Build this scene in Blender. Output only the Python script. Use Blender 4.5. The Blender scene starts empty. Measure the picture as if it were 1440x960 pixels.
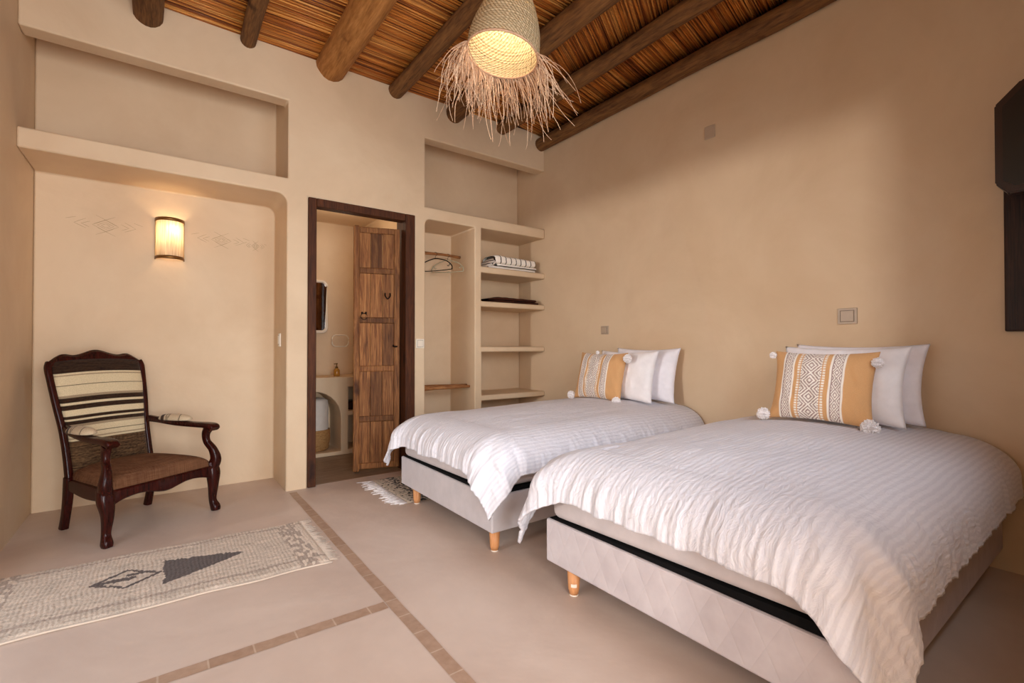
import bpy, bmesh, math, random
from math import sin, cos, pi, radians, sqrt, exp
from mathutils import Vector, Matrix, noise
random.seed(7)
SC = bpy.context.scene
COL = SC.collection

# ------------------------------------------------------------------ helpers
def link(o, parent=None):
    COL.objects.link(o)
    if parent: o.parent = parent
    return o
def tag(o, label=None, cat=None, group=None, kind=None):
    if label: o['label'] = label
    if cat: o['category'] = cat
    if group: o['group'] = group
    if kind: o['kind'] = kind
    return o
def empty(name, loc=(0, 0, 0), rz=0, label=None, cat=None, group=None):
    o = bpy.data.objects.new(name, None); o.empty_display_size = .05
    o.location = loc; o.rotation_euler = (0, 0, rz); link(o)
    return tag(o, label, cat, group)
def obj(name, bm, mat, parent=None, smooth=False, loc=None):
    me = bpy.data.meshes.new(name)
    bmesh.ops.recalc_face_normals(bm, faces=bm.faces[:])
    bm.to_mesh(me); bm.free()
    for m in (mat if isinstance(mat, (list, tuple)) else [mat]): me.materials.append(m)
    if smooth:
        for p in me.polygons: p.use_smooth = True
    o = bpy.data.objects.new(name, me); link(o, parent)
    if loc: o.location = loc
    return o
def autosmooth(o, ang=40):
    me = o.data
    for p in me.polygons: p.use_smooth = True
    me.set_sharp_from_angle(angle=radians(ang))
    return o
def box(bm, x0, x1, y0, y1, z0, z1, bev=0, seg=2, mtx=None):
    r = bmesh.ops.create_cube(bm, size=1)
    vs = r['verts']
    for v in vs:
        v.co = Vector((x0 + (v.co.x + .5) * (x1 - x0), y0 + (v.co.y + .5) * (y1 - y0), z0 + (v.co.z + .5) * (z1 - z0)))
    if mtx:
        for v in vs: v.co = mtx @ v.co
    if bev:
        es = list({e for v in vs for e in v.link_edges})
        bmesh.ops.bevel(bm, geom=es, offset=bev, segments=seg, profile=.5, affect='EDGES', clamp_overlap=True)
    return bm
def mkbox(*a, **k):
    return box(bmesh.new(), *a, **k)
def catmull(pts, n):
    P = [Vector(p) for p in pts]; out = []
    for i in range(len(P) - 1):
        p0 = P[i - 1] if i else P[0] * 2 - P[1]; p1 = P[i]; p2 = P[i + 1]
        p3 = P[i + 2] if i + 2 < len(P) else P[-1] * 2 - P[-2]
        for k in range(n):
            t = k / n
            out.append(.5 * ((2 * p1) + (p2 - p0) * t + (2 * p0 - 5 * p1 + 4 * p2 - p3) * t * t + (3 * p1 - p0 - 3 * p2 + p3) * t ** 3))
    out.append(P[-1]); return out
def sweep(bm, pts, sizes, side=(1, 0, 0), n=6, cs=12, sq=.45, closed=False):
    """rounded-rectangular section (w along side, d across) swept along smooth path; sizes: (w,d) per control point"""
    if n > 1:
        path = catmull(pts, n)
        S = catmull([(a, b, 0) for a, b in sizes], n)
    else:
        path = [Vector(p) for p in pts]; S = [Vector((a, b, 0)) for a, b in sizes]
    side = Vector(side); rings = []
    for i, p in enumerate(path):
        a = path[i - 1] if i else path[0]; b = path[i + 1] if i + 1 < len(path) else path[-1]
        t = (b - a).normalized()
        s = (side - t * side.dot(t)).normalized(); d = t.cross(s)
        ring = []
        for k in range(cs):
            th = 2 * pi * (k + .5) / cs; c, q = cos(th), sin(th)
            x = math.copysign(abs(c) ** sq, c) * S[i].x / 2; y = math.copysign(abs(q) ** sq, q) * S[i].y / 2
            ring.append(bm.verts.new(p + s * x + d * y))
        rings.append(ring)
    for i in range(len(rings) - 1):
        for k in range(cs):
            bm.faces.new((rings[i][k], rings[i][(k + 1) % cs], rings[i + 1][(k + 1) % cs], rings[i + 1][k]))
    bm.faces.new(rings[0][::-1]); bm.faces.new(rings[-1])
    return bm
def tube(bm, pts, r, cs=8, n=1):
    rr = r if isinstance(r, (list, tuple)) else [r] * len(pts)
    a = Vector(pts[-1]) - Vector(pts[0]); sd = (0, 0, 1) if abs(a.normalized().z) < .8 else (1, 0, 0)
    return sweep(bm, pts, [(2 * q, 2 * q) for q in rr], side=sd, n=n, cs=cs, sq=1)
def lathe(bm, prof, seg=32, mtx=None, cap=False):
    rings = []
    for r, z in prof:
        ring = []
        for k in range(seg):
            th = 2 * pi * k / seg; v = Vector((r * cos(th), r * sin(th), z))
            ring.append(bm.verts.new(mtx @ v if mtx else v))
        rings.append(ring)
    for i in range(len(rings) - 1):
        for k in range(seg):
            bm.faces.new((rings[i][k], rings[i][(k + 1) % seg], rings[i + 1][(k + 1) % seg], rings[i + 1][k]))
    if cap: bm.faces.new(rings[0][::-1]); bm.faces.new(rings[-1])
    return bm
def grid(name, nu, nv, f, mat, parent=None, uvf=None, colf=None, smooth=True, thick=0):
    """f(u,v)->xyz for u,v in 0..1 ; optional uv map and point colours"""
    vs = []; fs = []
    for j in range(nv + 1):
        for i in range(nu + 1): vs.append(tuple(f(i / nu, j / nv)))
    for j in range(nv):
        for i in range(nu):
            a = j * (nu + 1) + i; fs.append((a, a + 1, a + nu + 2, a + nu + 1))
    me = bpy.data.meshes.new(name); me.from_pydata(vs, [], fs); me.materials.append(mat)
    if uvf:
        uv = me.uv_layers.new(name='UVMap')
        for li, l in enumerate(me.loops):
            k = l.vertex_index; uv.data[li].uv = uvf((k % (nu + 1)) / nu, (k // (nu + 1)) / nv)
    if colf:
        ca = me.color_attributes.new('Col', 'FLOAT_COLOR', 'POINT')
        for k in range(len(vs)):
            c = colf((k % (nu + 1)) / nu, (k // (nu + 1)) / nv); ca.data[k].color = (c[0], c[1], c[2], 1)
    for p in me.polygons: p.use_smooth = smooth
    o = bpy.data.objects.new(name, me); link(o, parent)
    if thick:
        m = o.modifiers.new('solid', 'SOLIDIFY'); m.thickness = thick; m.offset = -1
    return o
def cut(o, cutters):
    for cb in cutters:
        me = bpy.data.meshes.new('c'); cb.to_mesh(me); cb.free(); c = bpy.data.objects.new('c', me); COL.objects.link(c)
        m = o.modifiers.new('b', 'BOOLEAN'); m.operation = 'DIFFERENCE'; m.solver = 'EXACT'; m.object = c
        dg = bpy.context.evaluated_depsgraph_get(); dg.update()
        nm = bpy.data.meshes.new_from_object(o.evaluated_get(dg))
        o.modifiers.clear(); o.data = nm
        bpy.data.objects.remove(c)
def N3(x, y, z=0): return noise.noise(Vector((x, y, z)))

# ------------------------------------------------------------------ materials
def srgb(h):
    c = [int(h[i:i + 2], 16) / 255 for i in (0, 2, 4)]
    return tuple(x / 12.92 if x <= .04045 else ((x + .055) / 1.055) ** 2.4 for x in c) + (1,)
class NT:
    def __init__(s, name):
        s.m = bpy.data.materials.new(name); s.m.use_nodes = True; s.t = s.m.node_tree; s.n = s.t.nodes
        s.b = s.n['Principled BSDF']; s.tc = s.n.new('ShaderNodeTexCoord')
    def l(s, a, b): s.t.links.new(a, b)
    def node(s, typ, **k):
        n = s.n.new('ShaderNode' + typ)
        for a, b in k.items():
            if a in n.inputs: n.inputs[a].default_value = b
            else: setattr(n, a, b)
        return n
    def mapping(s, src='Object', scale=(1, 1, 1), rot=(0, 0, 0)):
        m = s.node('Mapping'); m.inputs['Scale'].default_value = scale; m.inputs['Rotation'].default_value = rot
        s.l(s.tc.outputs[src], m.inputs['Vector']); return m.outputs['Vector']
    def noise(s, vec, scale, detail=4, rough=.55, dist=0):
        n = s.node('TexNoise'); n.inputs['Scale'].default_value = scale; n.inputs['Detail'].default_value = detail
        n.inputs['Roughness'].default_value = rough; n.inputs['Distortion'].default_value = dist
        s.l(vec, n.inputs['Vector']); return n.outputs['Fac']
    def ramp(s, fac, stops):
        r = s.node('ValToRGB'); e = r.color_ramp.elements
        while len(e) < len(stops): e.new(.5)
        for k, (p, c) in enumerate(stops): e[k].position = p; e[k].color = c
        s.l(fac, r.inputs['Fac']); return r.outputs['Color']
    def mix(s, fac, a, b, mode='MIX'):
        n = s.node('Mix', data_type='RGBA', blend_type=mode)
        for idx, v in ((0, fac), (6, a), (7, b)):
            if hasattr(v, 'links'): s.l(v, n.inputs[idx])
            else: n.inputs[idx].default_value = v
        return n.outputs[2]
    def bump(s, h, strength=.3, dist=.01, prev=None):
        n = s.node('Bump'); n.inputs['Strength'].default_value = strength; n.inputs['Distance'].default_value = dist
        s.l(h, n.inputs['Height'])
        if prev is not None: s.l(prev, n.inputs['Normal'])
        return n.outputs['Normal']
    def out(s, color=None, rough=.6, normal=None, metal=0, spec=.5):
        if color is not None:
            if hasattr(color, 'links'): s.l(color, s.b.inputs['Base Color'])
            else: s.b.inputs['Base Color'].default_value = color
        if hasattr(rough, 'links'): s.l(rough, s.b.inputs['Roughness'])
        else: s.b.inputs['Roughness'].default_value = rough
        s.b.inputs['Metallic'].default_value = metal
        s.b.inputs['Specular IOR Level'].default_value = spec
        if normal is not None: s.l(normal, s.b.inputs['Normal'])
        return s.m
W = lambda h: srgb(h)
def m_plain(name, c, rough=.5, metal=0, nscale=0, var=.12, spec=.5):
    t = NT(name); col = srgb(c)
    v = t.mapping(); f = t.noise(v, nscale or 30, 3)
    a = tuple(x * (1 - var) for x in col[:3]) + (1,); b = tuple(min(1, x * (1 + var)) for x in col[:3]) + (1,)
    return t.out(t.ramp(f, [(.3, a), (.7, b)]), rough, t.bump(f, .05, .002), metal, spec)
def m_plaster(name, base, dark, rough=.55):
    t = NT(name); v = t.mapping()
    n1 = t.noise(v, 1.3, 5, .6, .4); n2 = t.noise(v, 9, 6, .6); n3 = t.noise(v, 60, 3)
    c = t.ramp(n1, [(.3, srgb(dark)), (.62, srgb(base))])
    c = t.mix(.10, c, t.ramp(n2, [(.35, srgb(dark)), (.65, srgb(base))]))
    nm = t.bump(n1, .25, .03); nm = t.bump(n2, .12, .01, nm); nm = t.bump(n3, .05, .002, nm)
    return t.out(c, rough, nm, spec=.25)
M = {}
M['plaster'] = m_plaster('plaster', 'DCC4A4', 'D0B594')
M['floor'] = m_plaster('floor_cement', 'D2BFB0', 'C1AC9D', .42)
M['bathfloor'] = None
def m_wood(name, c1, c2, c3, scale=(14, 14, 1.5), rough=.45, bump=.35, knots=True):
    t = NT(name); v = t.mapping(scale=scale)
    n = t.noise(v, 2.2, 6, .65, 1.2); g = t.noise(t.mapping(scale=(scale[0] * 5, scale[1] * 5, scale[2] * 1.5)), 2.5, 3)
    c = t.ramp(n, [(.28, srgb(c1)), (.5, srgb(c2)), (.72, srgb(c3))])
    c = t.mix(.35, c, t.ramp(g, [(.35, srgb(c1)), (.65, srgb(c3))]))
    if knots:
        k = t.node('TexVoronoi'); k.inputs['Scale'].default_value = 1.0
        kn = t.node('TexNoise'); kn.inputs['Scale'].default_value = 9.; t.l(t.mapping(), kn.inputs['Vector'])
        ks = t.node('Mix', data_type='VECTOR'); ks.inputs[0].default_value = .35; t.l(t.mapping(scale=(7, 7, 2.6)), ks.inputs[4]); t.l(kn.outputs['Color'], ks.inputs[5])
        t.l(ks.outputs[1], k.inputs['Vector'])
        c = t.mix(t.ramp(k.outputs['Distance'], [(.05, (.9, .9, .9, 1)), (.17, (0, 0, 0, 1))]), c, srgb(c1))
    return t.out(c, rough, t.bump(g, bump, .003), spec=.25)
M['door'] = m_wood('door_wood', '3A1C0A', '83502A', 'B98652', rough=.65)
def plank_tint(m):
    t = m.node_tree; b = t.nodes['Principled BSDF']; src = b.inputs['Base Color'].links[0].from_socket
    g = t.nodes.new('ShaderNodeNewGeometry'); r = t.nodes.new('ShaderNodeValToRGB')
    r.color_ramp.elements[0].color = (.45, .40, .36, 1); r.color_ramp.elements[1].color = (1.15, 1.1, 1.05, 1)
    x = t.nodes.new('ShaderNodeMix'); x.data_type = 'RGBA'; x.blend_type = 'MULTIPLY'; x.inputs[0].default_value = 1
    t.links.new(g.outputs['Random Per Island'], r.inputs[0]); t.links.new(src, x.inputs[6]); t.links.new(r.outputs[0], x.inputs[7]); t.links.new(x.outputs[2], b.inputs['Base Color'])
plank_tint(M['door'])
M['doordark'] = m_wood('door_frame_wood', '241008', '47240F', '64381C', rough=.65)
M['beam'] = m_wood('beam_wood', '3A2210', '745030', '94693C', scale=(9, .8, 9), rough=.75, bump=.8)
M['beam_light'] = m_wood('beam_wood_light', '74481F', 'A87038', 'C48C50', scale=(9, .8, 9), rough=.7, bump=.6)
M['mahogany'] = m_wood('mahogany', '140504', '2A0C08', '451710', rough=.22, bump=.1, knots=False)
M['beech'] = m_wood('beech_leg', 'B87848', 'CE8F5C', 'DDA878', rough=.4, bump=.1, knots=False)
M['stick'] = m_wood('stick_wood', '4E2A14', '8E5A32', 'B98454', scale=(1.2, 10, 10), rough=.6, bump=.5, knots=False)
M['darkwood'] = m_wood('dark_window_wood', '100806', '2A160E', '44281A', rough=.4)

def m_island(name, stops, rough=.6, grain=None):
    t = NT(name); g = t.node('NewGeometry')
    c = t.ramp(g.outputs['Random Per Island'], stops)
    n = t.noise(t.mapping(scale=grain or (3, 40, 40)), 3, 3)
    c = t.mix(.6, c, t.ramp(n, [(.3, (.55, .5, .46, 1)), (.6, (1.15, 1.15, 1.15, 1))]), 'MULTIPLY')
    return t.out(c, rough, t.bump(n, .3, .002), spec=.35)
M['reed'] = m_island('reed_cane', [(0, srgb('5A2A10')), (.25, srgb('A05A22')), (.6, srgb('C47C34')), (.85, srgb('D89A50')), (1, srgb('7A3E18'))], .45)
M['ceil_dark'] = m_plain('ceiling_backing', '2A140A', .9)

def m_fabric(name, c, rough=.9, weave=900, var=.06, bs=.15, sheen=.2):
    t = NT(name); col = srgb(c); f = t.noise(t.mapping(), 14, 3)
    a = tuple(x * (1 - var) for x in col[:3]) + (1,); b = tuple(min(1, x * (1 + var)) for x in col[:3]) + (1,)
    w = t.noise(t.mapping(), weave / 4, 1)
    nm = t.bump(w, bs, .001)
    t.b.inputs['Sheen Weight'].default_value = sheen
    return t.out(t.ramp(f, [(.3, a), (.7, b)]), rough, nm, spec=.2)
M['linen'] = m_fabric('white_linen', 'F4F2F8')
M['fringe'] = m_fabric('undyed_wool', 'CDBBA8')
M['linen2'] = m_fabric('white_cotton', 'F6F3F4')
M['matt'] = m_fabric('mattress_cloth', 'C4BAB8')
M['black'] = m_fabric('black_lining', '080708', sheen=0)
def m_duvet():
    t = NT('striped_duvet_satin')
    sep = t.node('SeparateXYZ'); t.l(t.tc.outputs['UV'], sep.inputs[0])
    n0 = t.noise(t.mapping('UV'), 3, 3)
    mul = t.node('Math', operation='MULTIPLY'); t.l(sep.outputs['Y'], mul.inputs[0]); mul.inputs[1].default_value = 2 * pi / .023
    add = t.node('Math', operation='MULTIPLY_ADD'); t.l(n0, add.inputs[0]); add.inputs[1].default_value = 1.2; t.l(mul.outputs[0], add.inputs[2])
    s = t.node('Math', operation='SINE'); t.l(add.outputs[0], s.inputs[0])
    ma = t.node('Math', operation='MULTIPLY_ADD'); t.l(s.outputs[0], ma.inputs[0]); ma.inputs[1].default_value = .5; ma.inputs[2].default_value = .5
    st = ma.outputs[0]
    c = t.ramp(st, [(.25, srgb('D8D6DC')), (.7, srgb('E2E0E5'))])
    cr = t.noise(t.mapping('UV', scale=(1.6, 3, 1)), 8, 6, .65, 1.6)
    w2 = t.noise(t.mapping('UV'), 60, 3)
    nm = t.bump(st, .26, .003); nm = t.bump(cr, .45, .026, nm); nm = t.bump(w2, .12, .003, nm)
    t.b.inputs['Sheen Weight'].default_value = .15
    return t.out(c, .62, nm, spec=.3)
M['duvet'] = m_duvet()
def m_boxspring():
    t = NT('quilted_base_fabric'); v = t.mapping(scale=(1, 1, 1))
    sep = t.node('SeparateXYZ'); t.l(v, sep.inputs[0])
    def mth(op, a, b=None, c=None):
        n = t.node('Math', operation=op)
        for i, q in enumerate((a, b, c)):
            if q is None: continue
            if hasattr(q, 'links'): t.l(q, n.inputs[i])
            else: n.inputs[i].default_value = q
        return n.outputs[0]
    h = mth('ADD', sep.outputs['X'], sep.outputs['Y'])
    a = mth('SINE', mth('MULTIPLY_ADD', h, 30., mth('MULTIPLY', sep.outputs['Z'], 16.)))
    b = mth('SINE', mth('MULTIPLY_ADD', h, 30., mth('MULTIPLY', sep.outputs['Z'], -16.)))
    k = mth('MULTIPLY', mth('ABSOLUTE', a), mth('ABSOLUTE', b))
    k = mth('POWER', k, .35)
    n = t.noise(v, 12, 3); nm = t.bump(k, .3, .006); nm = t.bump(n, .15, .01, nm)
    c = t.ramp(n, [(.3, srgb('BCB2B3')), (.7, srgb('C8BFBF'))])
    return t.out(c, .75, nm, spec=.25)
M['boxspring'] = m_boxspring()
M['greyfab'] = m_fabric('grey_base_fabric', 'BEB6B6')
def m_vcol(name, rough=.9, bs=.4, bscale=220, spec=.15, mult=.35, sheen=.1):
    t = NT(name); a = t.node('Attribute'); a.attribute_name = 'Col'
    n = t.noise(t.mapping(), bscale, 2)
    c = t.mix(mult, a.outputs['Color'], t.ramp(n, [(.3, (.45, .45, .45, 1)), (.65, (1, 1, 1, 1))]), 'MULTIPLY')
    t.b.inputs['Sheen Weight'].default_value = sheen
    return t.out(c, rough, t.bump(n, bs, .002), spec=spec)
M['woven'] = m_vcol('woven_stripe_upholstery')
M['cushion'] = m_vcol('mustard_woven_cotton', mult=.15, bscale=300)
M['shag'] = m_vcol('knotted_wool', bs=.9, bscale=160, mult=.45)
M['blanketw'] = m_vcol('striped_wool_blanket', bs=.5, bscale=200, mult=.15)
def m_brown():
    t = NT('brown_woven_upholstery'); v = t.mapping(scale=(1, 1, 1))
    a = t.noise(t.mapping(scale=(6, 6, 260)), 1.5, 3); b = t.noise(t.mapping(scale=(260, 30, 8)), 1.5, 3); d = t.noise(v, 8, 3)
    c = t.mix(.5, t.ramp(a, [(.35, srgb('3A2416')), (.65, srgb('86684C'))]), t.ramp(b, [(.35, srgb('2A1A10')), (.65, srgb('80654C'))]))
    c = t.mix(.5, c, t.ramp(d, [(.3, srgb('5A2E18')), (.7, srgb('7A4C30'))]))
    return t.out(c, .9, t.bump(b, .4, .002, t.bump(a, .4, .002)), spec=.15)
M['brown'] = m_brown()
M['pom'] = m_island('pompom_wool', [(0, srgb('F0ECEC')), (1, srgb('FCFAFA'))], .95)
def m_straw():
    t = NT('woven_straw')
    v = t.mapping('UV')
    w1 = t.node('TexWave', wave_type='BANDS', bands_direction='DIAGONAL'); w1.inputs['Scale'].default_value = 1.; w1.inputs['Distortion'].default_value = 1.2
    w1.inputs['Detail Scale'].default_value = 2
    t.l(t.mapping('UV', scale=(34, 14, 1)), w1.inputs['Vector'])
    w2 = t.node('TexWave', wave_type='BANDS', bands_direction='Y'); w2.inputs['Scale'].default_value = 1; w2.inputs['Distortion'].default_value = .6
    t.l(t.mapping('UV', scale=(10, 11, 1)), w2.inputs['Vector'])
    n = t.noise(t.mapping('UV', scale=(3, 1, 1)), 26, 4)
    c = t.ramp(n, [(.3, srgb('A48C64')), (.55, srgb('CDB68E')), (.75, srgb('E4D2AE'))])
    c = t.mix(.45, c, t.ramp(w1.outputs['Fac'], [(.1, srgb('8A6C44')), (.55, srgb('E8D6B2'))]))
    nm = t.bump(w1.outputs['Fac'], .7, .004); nm = t.bump(w2.outputs['Fac'], .5, .006, nm)
    t.out(c, .8, nm, spec=.2)
    tr = t.node('BsdfTranslucent'); t.l(c, tr.inputs['Color'])
    mx = t.node('MixShader'); mx.inputs[0].default_value = .16
    t.l(t.b.outputs[0], mx.inputs[1]); t.l(tr.outputs[0], mx.inputs[2])
    # tiny gaps in the loose weave of the crown, where the bulb shines through
    sep = t.node('SeparateXYZ'); t.l(t.tc.outputs['UV'], sep.inputs[0])
    g1 = t.noise(t.mapping('UV', scale=(110, 60, 1)), 1., 1)
    band = t.ramp(sep.outputs['Y'], [(.36, (0, 0, 0, 1)), (.5, (1, 1, 1, 1))])
    m1 = t.node('Math', operation='MULTIPLY'); t.l(t.ramp(g1, [(.60, (0, 0, 0, 1)), (.64, (1, 1, 1, 1))]), m1.inputs[0]); t.l(band, m1.inputs[1])
    tp = t.node('BsdfTransparent'); mx2 = t.node('MixShader'); t.l(m1.outputs[0], mx2.inputs[0])
    t.l(mx.outputs[0], mx2.inputs[1]); t.l(tp.outputs[0], mx2.inputs[2])
    t.l(mx2.outputs[0], t.n['Material Output'].inputs['Surface'])
    return t.m
M['straw'] = m_straw()
M['raffia'] = m_island('raffia_strands', [(0, srgb('C09878')), (.5, srgb('D8B494')), (1, srgb('E8CCAC'))], .7)
M['wicker'] = m_wood('wicker', '7A5430', 'A67C4C', 'C89E68', scale=(8, 8, 40), rough=.7, bump=.9, knots=False)
def m_emit(name, c, s):
    t = NT(name); t.b.inputs['Emission Color'].default_value = c; t.b.inputs['Emission Strength'].default_value = s
    return t.out(c, .5)
M['bulb'] = m_emit('lit_bulb', (1, .8, .5, 1), 5)
M['bulb2'] = m_emit('lit_sconce_bulb', (1, .8, .5, 1), 45)
def m_screen():
    t = NT('woven_lamp_screen'); v = t.mapping(scale=(1, 1, 1))
    n = t.noise(t.mapping(scale=(160, 160, 6)), 1, 2)
    c = t.ramp(n, [(.3, srgb('B89878')), (.65, srgb('E8D8BC'))])
    t.out(c, .8)
    tr = t.node('BsdfTranslucent'); t.l(c, tr.inputs['Color'])
    mx = t.node('MixShader'); mx.inputs[0].default_value = .35
    t.l(t.b.outputs[0], mx.inputs[1]); t.l(tr.outputs[0], mx.inputs[2])
    t.l(mx.outputs[0], t.n['Material Output'].inputs['Surface']); return t.m
M['screen'] = m_screen()
M['brass'] = m_plain('aged_brass', '8A6438', .38, .9)
M['iron'] = m_plain('dark_iron', '16110E', .5, .8)
M['greyplate'] = m_plain('grey_switch_plastic', 'B8A48E', .35, 0, 40, .03)
M['whiteplate'] = m_plain('white_switch_plastic', 'E8DDCB', .3, 0, 40, .02)
M['slot'] = m_plain('switch_gap', '4A3A2C', .6)
M['blackpl'] = m_plain('black_plastic', '0A0909', .3, 0, 40, .05)
M['tvback'] = m_plain('television_casing', '2A140D', .35, 0, 40, .1)
M['clearpl'] = m_plain('pale_hanger_plastic', 'B4AD90', .25)
M['brownwool'] = m_fabric('dark_brown_wool', '3A1A0E', sheen=0)
M['white'] = m_fabric('white_liner_cloth', 'D8CFC4')
def m_tilestrip():
    t = NT('terracotta_strip'); b = t.node('TexBrick')
    b.inputs['Scale'].default_value = 1; b.inputs['Mortar Size'].default_value = .003; b.offset = 0
    b.inputs['Brick Width'].default_value = .135; b.inputs['Row Height'].default_value = .5
    b.inputs['Color1'].default_value = srgb('A4856E'); b.inputs['Color2'].default_value = srgb('B2957E'); b.inputs['Mortar'].default_value = srgb('CDB9A4')
    t.l(t.tc.outputs['UV'], b.inputs['Vector']); n = t.noise(t.mapping(), 30, 4)
    c = t.mix(.4, b.outputs['Color'], t.ramp(n, [(.3, srgb('8E6E58')), (.7, srgb('B89A84'))]))
    return t.out(c, .5, t.bump(n, .2, .004))
M['strip'] = m_tilestrip()
def m_planks():
    t = NT('bathroom_floor_planks'); n = t.noise(t.mapping(scale=(2, 26, 1)), 2, 5, .6, 1)
    return t.out(t.ramp(n, [(.3, srgb('6E5642')), (.55, srgb('93785F')), (.75, srgb('AE947A'))]), .45, t.bump(n, .3, .004))
M['bathfloor'] = m_planks()
M['groove'] = m_plain('scratched_plaster', 'A88E6C', .7)
def m_glass(name, tint=(1, 1, 1, 1), rough=0.):
    t = NT(name); t.b.inputs['Transmission Weight'].default_value = 1; t.b.inputs['IOR'].default_value = 1.45
    return t.out(tint, rough)
M['glass'] = m_glass('window_glass')
M['amber'] = m_plain('amber_bottle_glass', 'B07A30', .1)
M['mirror'] = m_plain('mirror_glass', 'D8D8D8', .04, 1., 40, .01)
M['ground'] = m_plain('courtyard_ground', 'A89880', .8)
M['metalcap'] = m_plain('gold_pump_metal', '5A4420', .3, .8)

# ------------------------------------------------------------------ room shell
XL, XR, YB, YF, ZC = -.65, 3.195, 3.756, -1.3, 3.21
def rbox_cut(x0, x1, y0, y1, z0, z1, r, left=True, right=True, n=5):
    """cutter with rounded top corners (in the XZ plane)"""
    bm = bmesh.new(); pr = [(x0, z0), (x1, z0)]
    if right: pr += [(x1 - r + r * cos(a), z1 - r + r * sin(a)) for a in [i * pi / 2 / n for i in range(n + 1)]]
    else: pr += [(x1, z1)]
    if left: pr += [(x0 + r - r * sin(a), z1 - r + r * cos(a)) for a in [i * pi / 2 / n for i in range(n + 1)]]
    else: pr += [(x0, z1)]
    a = [bm.verts.new((x, y0, z)) for x, z in pr]; b = [bm.verts.new((x, y1, z)) for x, z in pr]
    bm.faces.new(a); bm.faces.new(b[::-1])
    for i in range(len(pr)): bm.faces.new((a[i], b[i], b[(i + 1) % len(pr)], a[(i + 1) % len(pr)]))
    bmesh.ops.recalc_face_normals(bm, faces=bm.faces[:]); return bm
wb = obj('wall_back', mkbox(XL - .0, XR + .0, YB, 5.35, -.05, 3.4), M['plaster']); tag(wb, kind='structure')
D = 4.215
cuts = [
    mkbox(XL - .2, .745, YB - .1, D, 2.28, 2.85),
    mkbox(XL - .2, .745, 3.885, D, 2.70, 3.06),
    rbox_cut(XL - .2, .738, YB - .1, D, -.2, 2.163, .07, left=False),
    mkbox(.885, 1.742, YB - .1, 3.95, -.2, 2.166),
    mkbox(.80, 1.765, 3.90, 5.12, -.2, 2.335),
    mkbox(1.84, XR + .2, YB - .1, D, 2.262, 2.86),
    mkbox(1.84, XR + .2, 3.885, D, 2.70, 3.06),
    rbox_cut(1.842, 2.348, YB - .1, D, -.2, 2.158, .05, right=False),
    mkbox(2.419, XR + .2, YB - .1, D - .03, 1.803, 2.163),
    mkbox(2.419, XR + .2, YB - .1, D - .03, 1.476, 1.745),
    mkbox(2.419, XR + .2, YB - .1, D - .03, 1.048, 1.425),
    mkbox(2.425, XR + .2, YB - .1, D - .03, .592, .998),
    mkbox(2.425, XR + .2, YB - .1, D - .03, .04, .54)]
cut(wb, cuts)
bv = wb.modifiers.new('bev', 'BEVEL'); bv.width = .016; bv.segments = 3; bv.limit_method = 'ANGLE'; bv.angle_limit = radians(50)
wb.data.materials.clear(); wb.data.materials.append(M['plaster'])
autosmooth(wb, 35); 
for p in wb.data.polygons: p.material_index = 0

wr = obj('wall_right', mkbox(XR, XR + .3, -.4, 4.6, -.05, 3.4), M['plaster']); tag(wr, kind='structure')
cut(wr, [mkbox(XR - .1, XR + .22, .03, .37, 1.16, 1.92)])
wr.data.materials.clear(); wr.data.materials.append(M['plaster'])
wl = obj('wall_left', mkbox(XL - .35, XL, YF, 4.6, -.05, 3.4), M['plaster']); tag(wl, kind='structure')
cut(wl, [mkbox(XL - .5, XL + .1, .84, 2.95, -.2, 2.2)])
wl.data.materials.clear(); wl.data.materials.append(M['plaster'])
wf = tag(obj('wall_front', mkbox(.95, XR, -.40, -.04, -.05, 3.4), M['plaster']), kind='structure')
cut(wf, [mkbox(1.15, 2.35, -.6, .1, 1.25, 2.45)])  # opening for the added window
wf.data.materials.clear(); wf.data.materials.append(M['plaster'])
w2 = empty('added_window', (1.75, -.30, 1.25)); tag(w2, kind='structure')  # unseen window, added so cool light reaches the bed tops
bm = bmesh.new()
for a in ((-.60, -.55, 0, 1.2), (.55, .60, 0, 1.2), (-.55, .55, 0, .06), (-.55, .55, 1.14, 1.2), (-.03, .03, .06, 1.14)): box(bm, a[0], a[1], -.03, .03, a[2], a[3], bev=.005)
obj('window_frame', bm, M['darkwood'], w2)
wh = tag(obj('wall_entry', mkbox(XL - .35, .95, YF - .3, YF, -.05, 3.4), M['plaster']), kind='structure')
cut(wh, [mkbox(XL + .08, .88, YF - .5, YF + .1, -.2, 2.25)])
wh.data.materials.clear(); wh.data.materials.append(M['plaster'])
tag(obj('wall_entry_side', mkbox(.95, 1.25, YF - .3, -.40, -.05, 3.4), M['plaster']), kind='structure')
tag(obj('floor', mkbox(XL - .35, XR, YF - .3, D, -.12, 0), M['floor']), kind='structure')
tag(obj('floor_bathroom', mkbox(.78, 1.79, 3.80, 5.2, -.06, .001), M['bathfloor']), kind='structure')
tag(obj('floor_courtyard', mkbox(-14, XL - .35, -8, 9, -.25, -.15), M['ground']), kind='structure')
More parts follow.
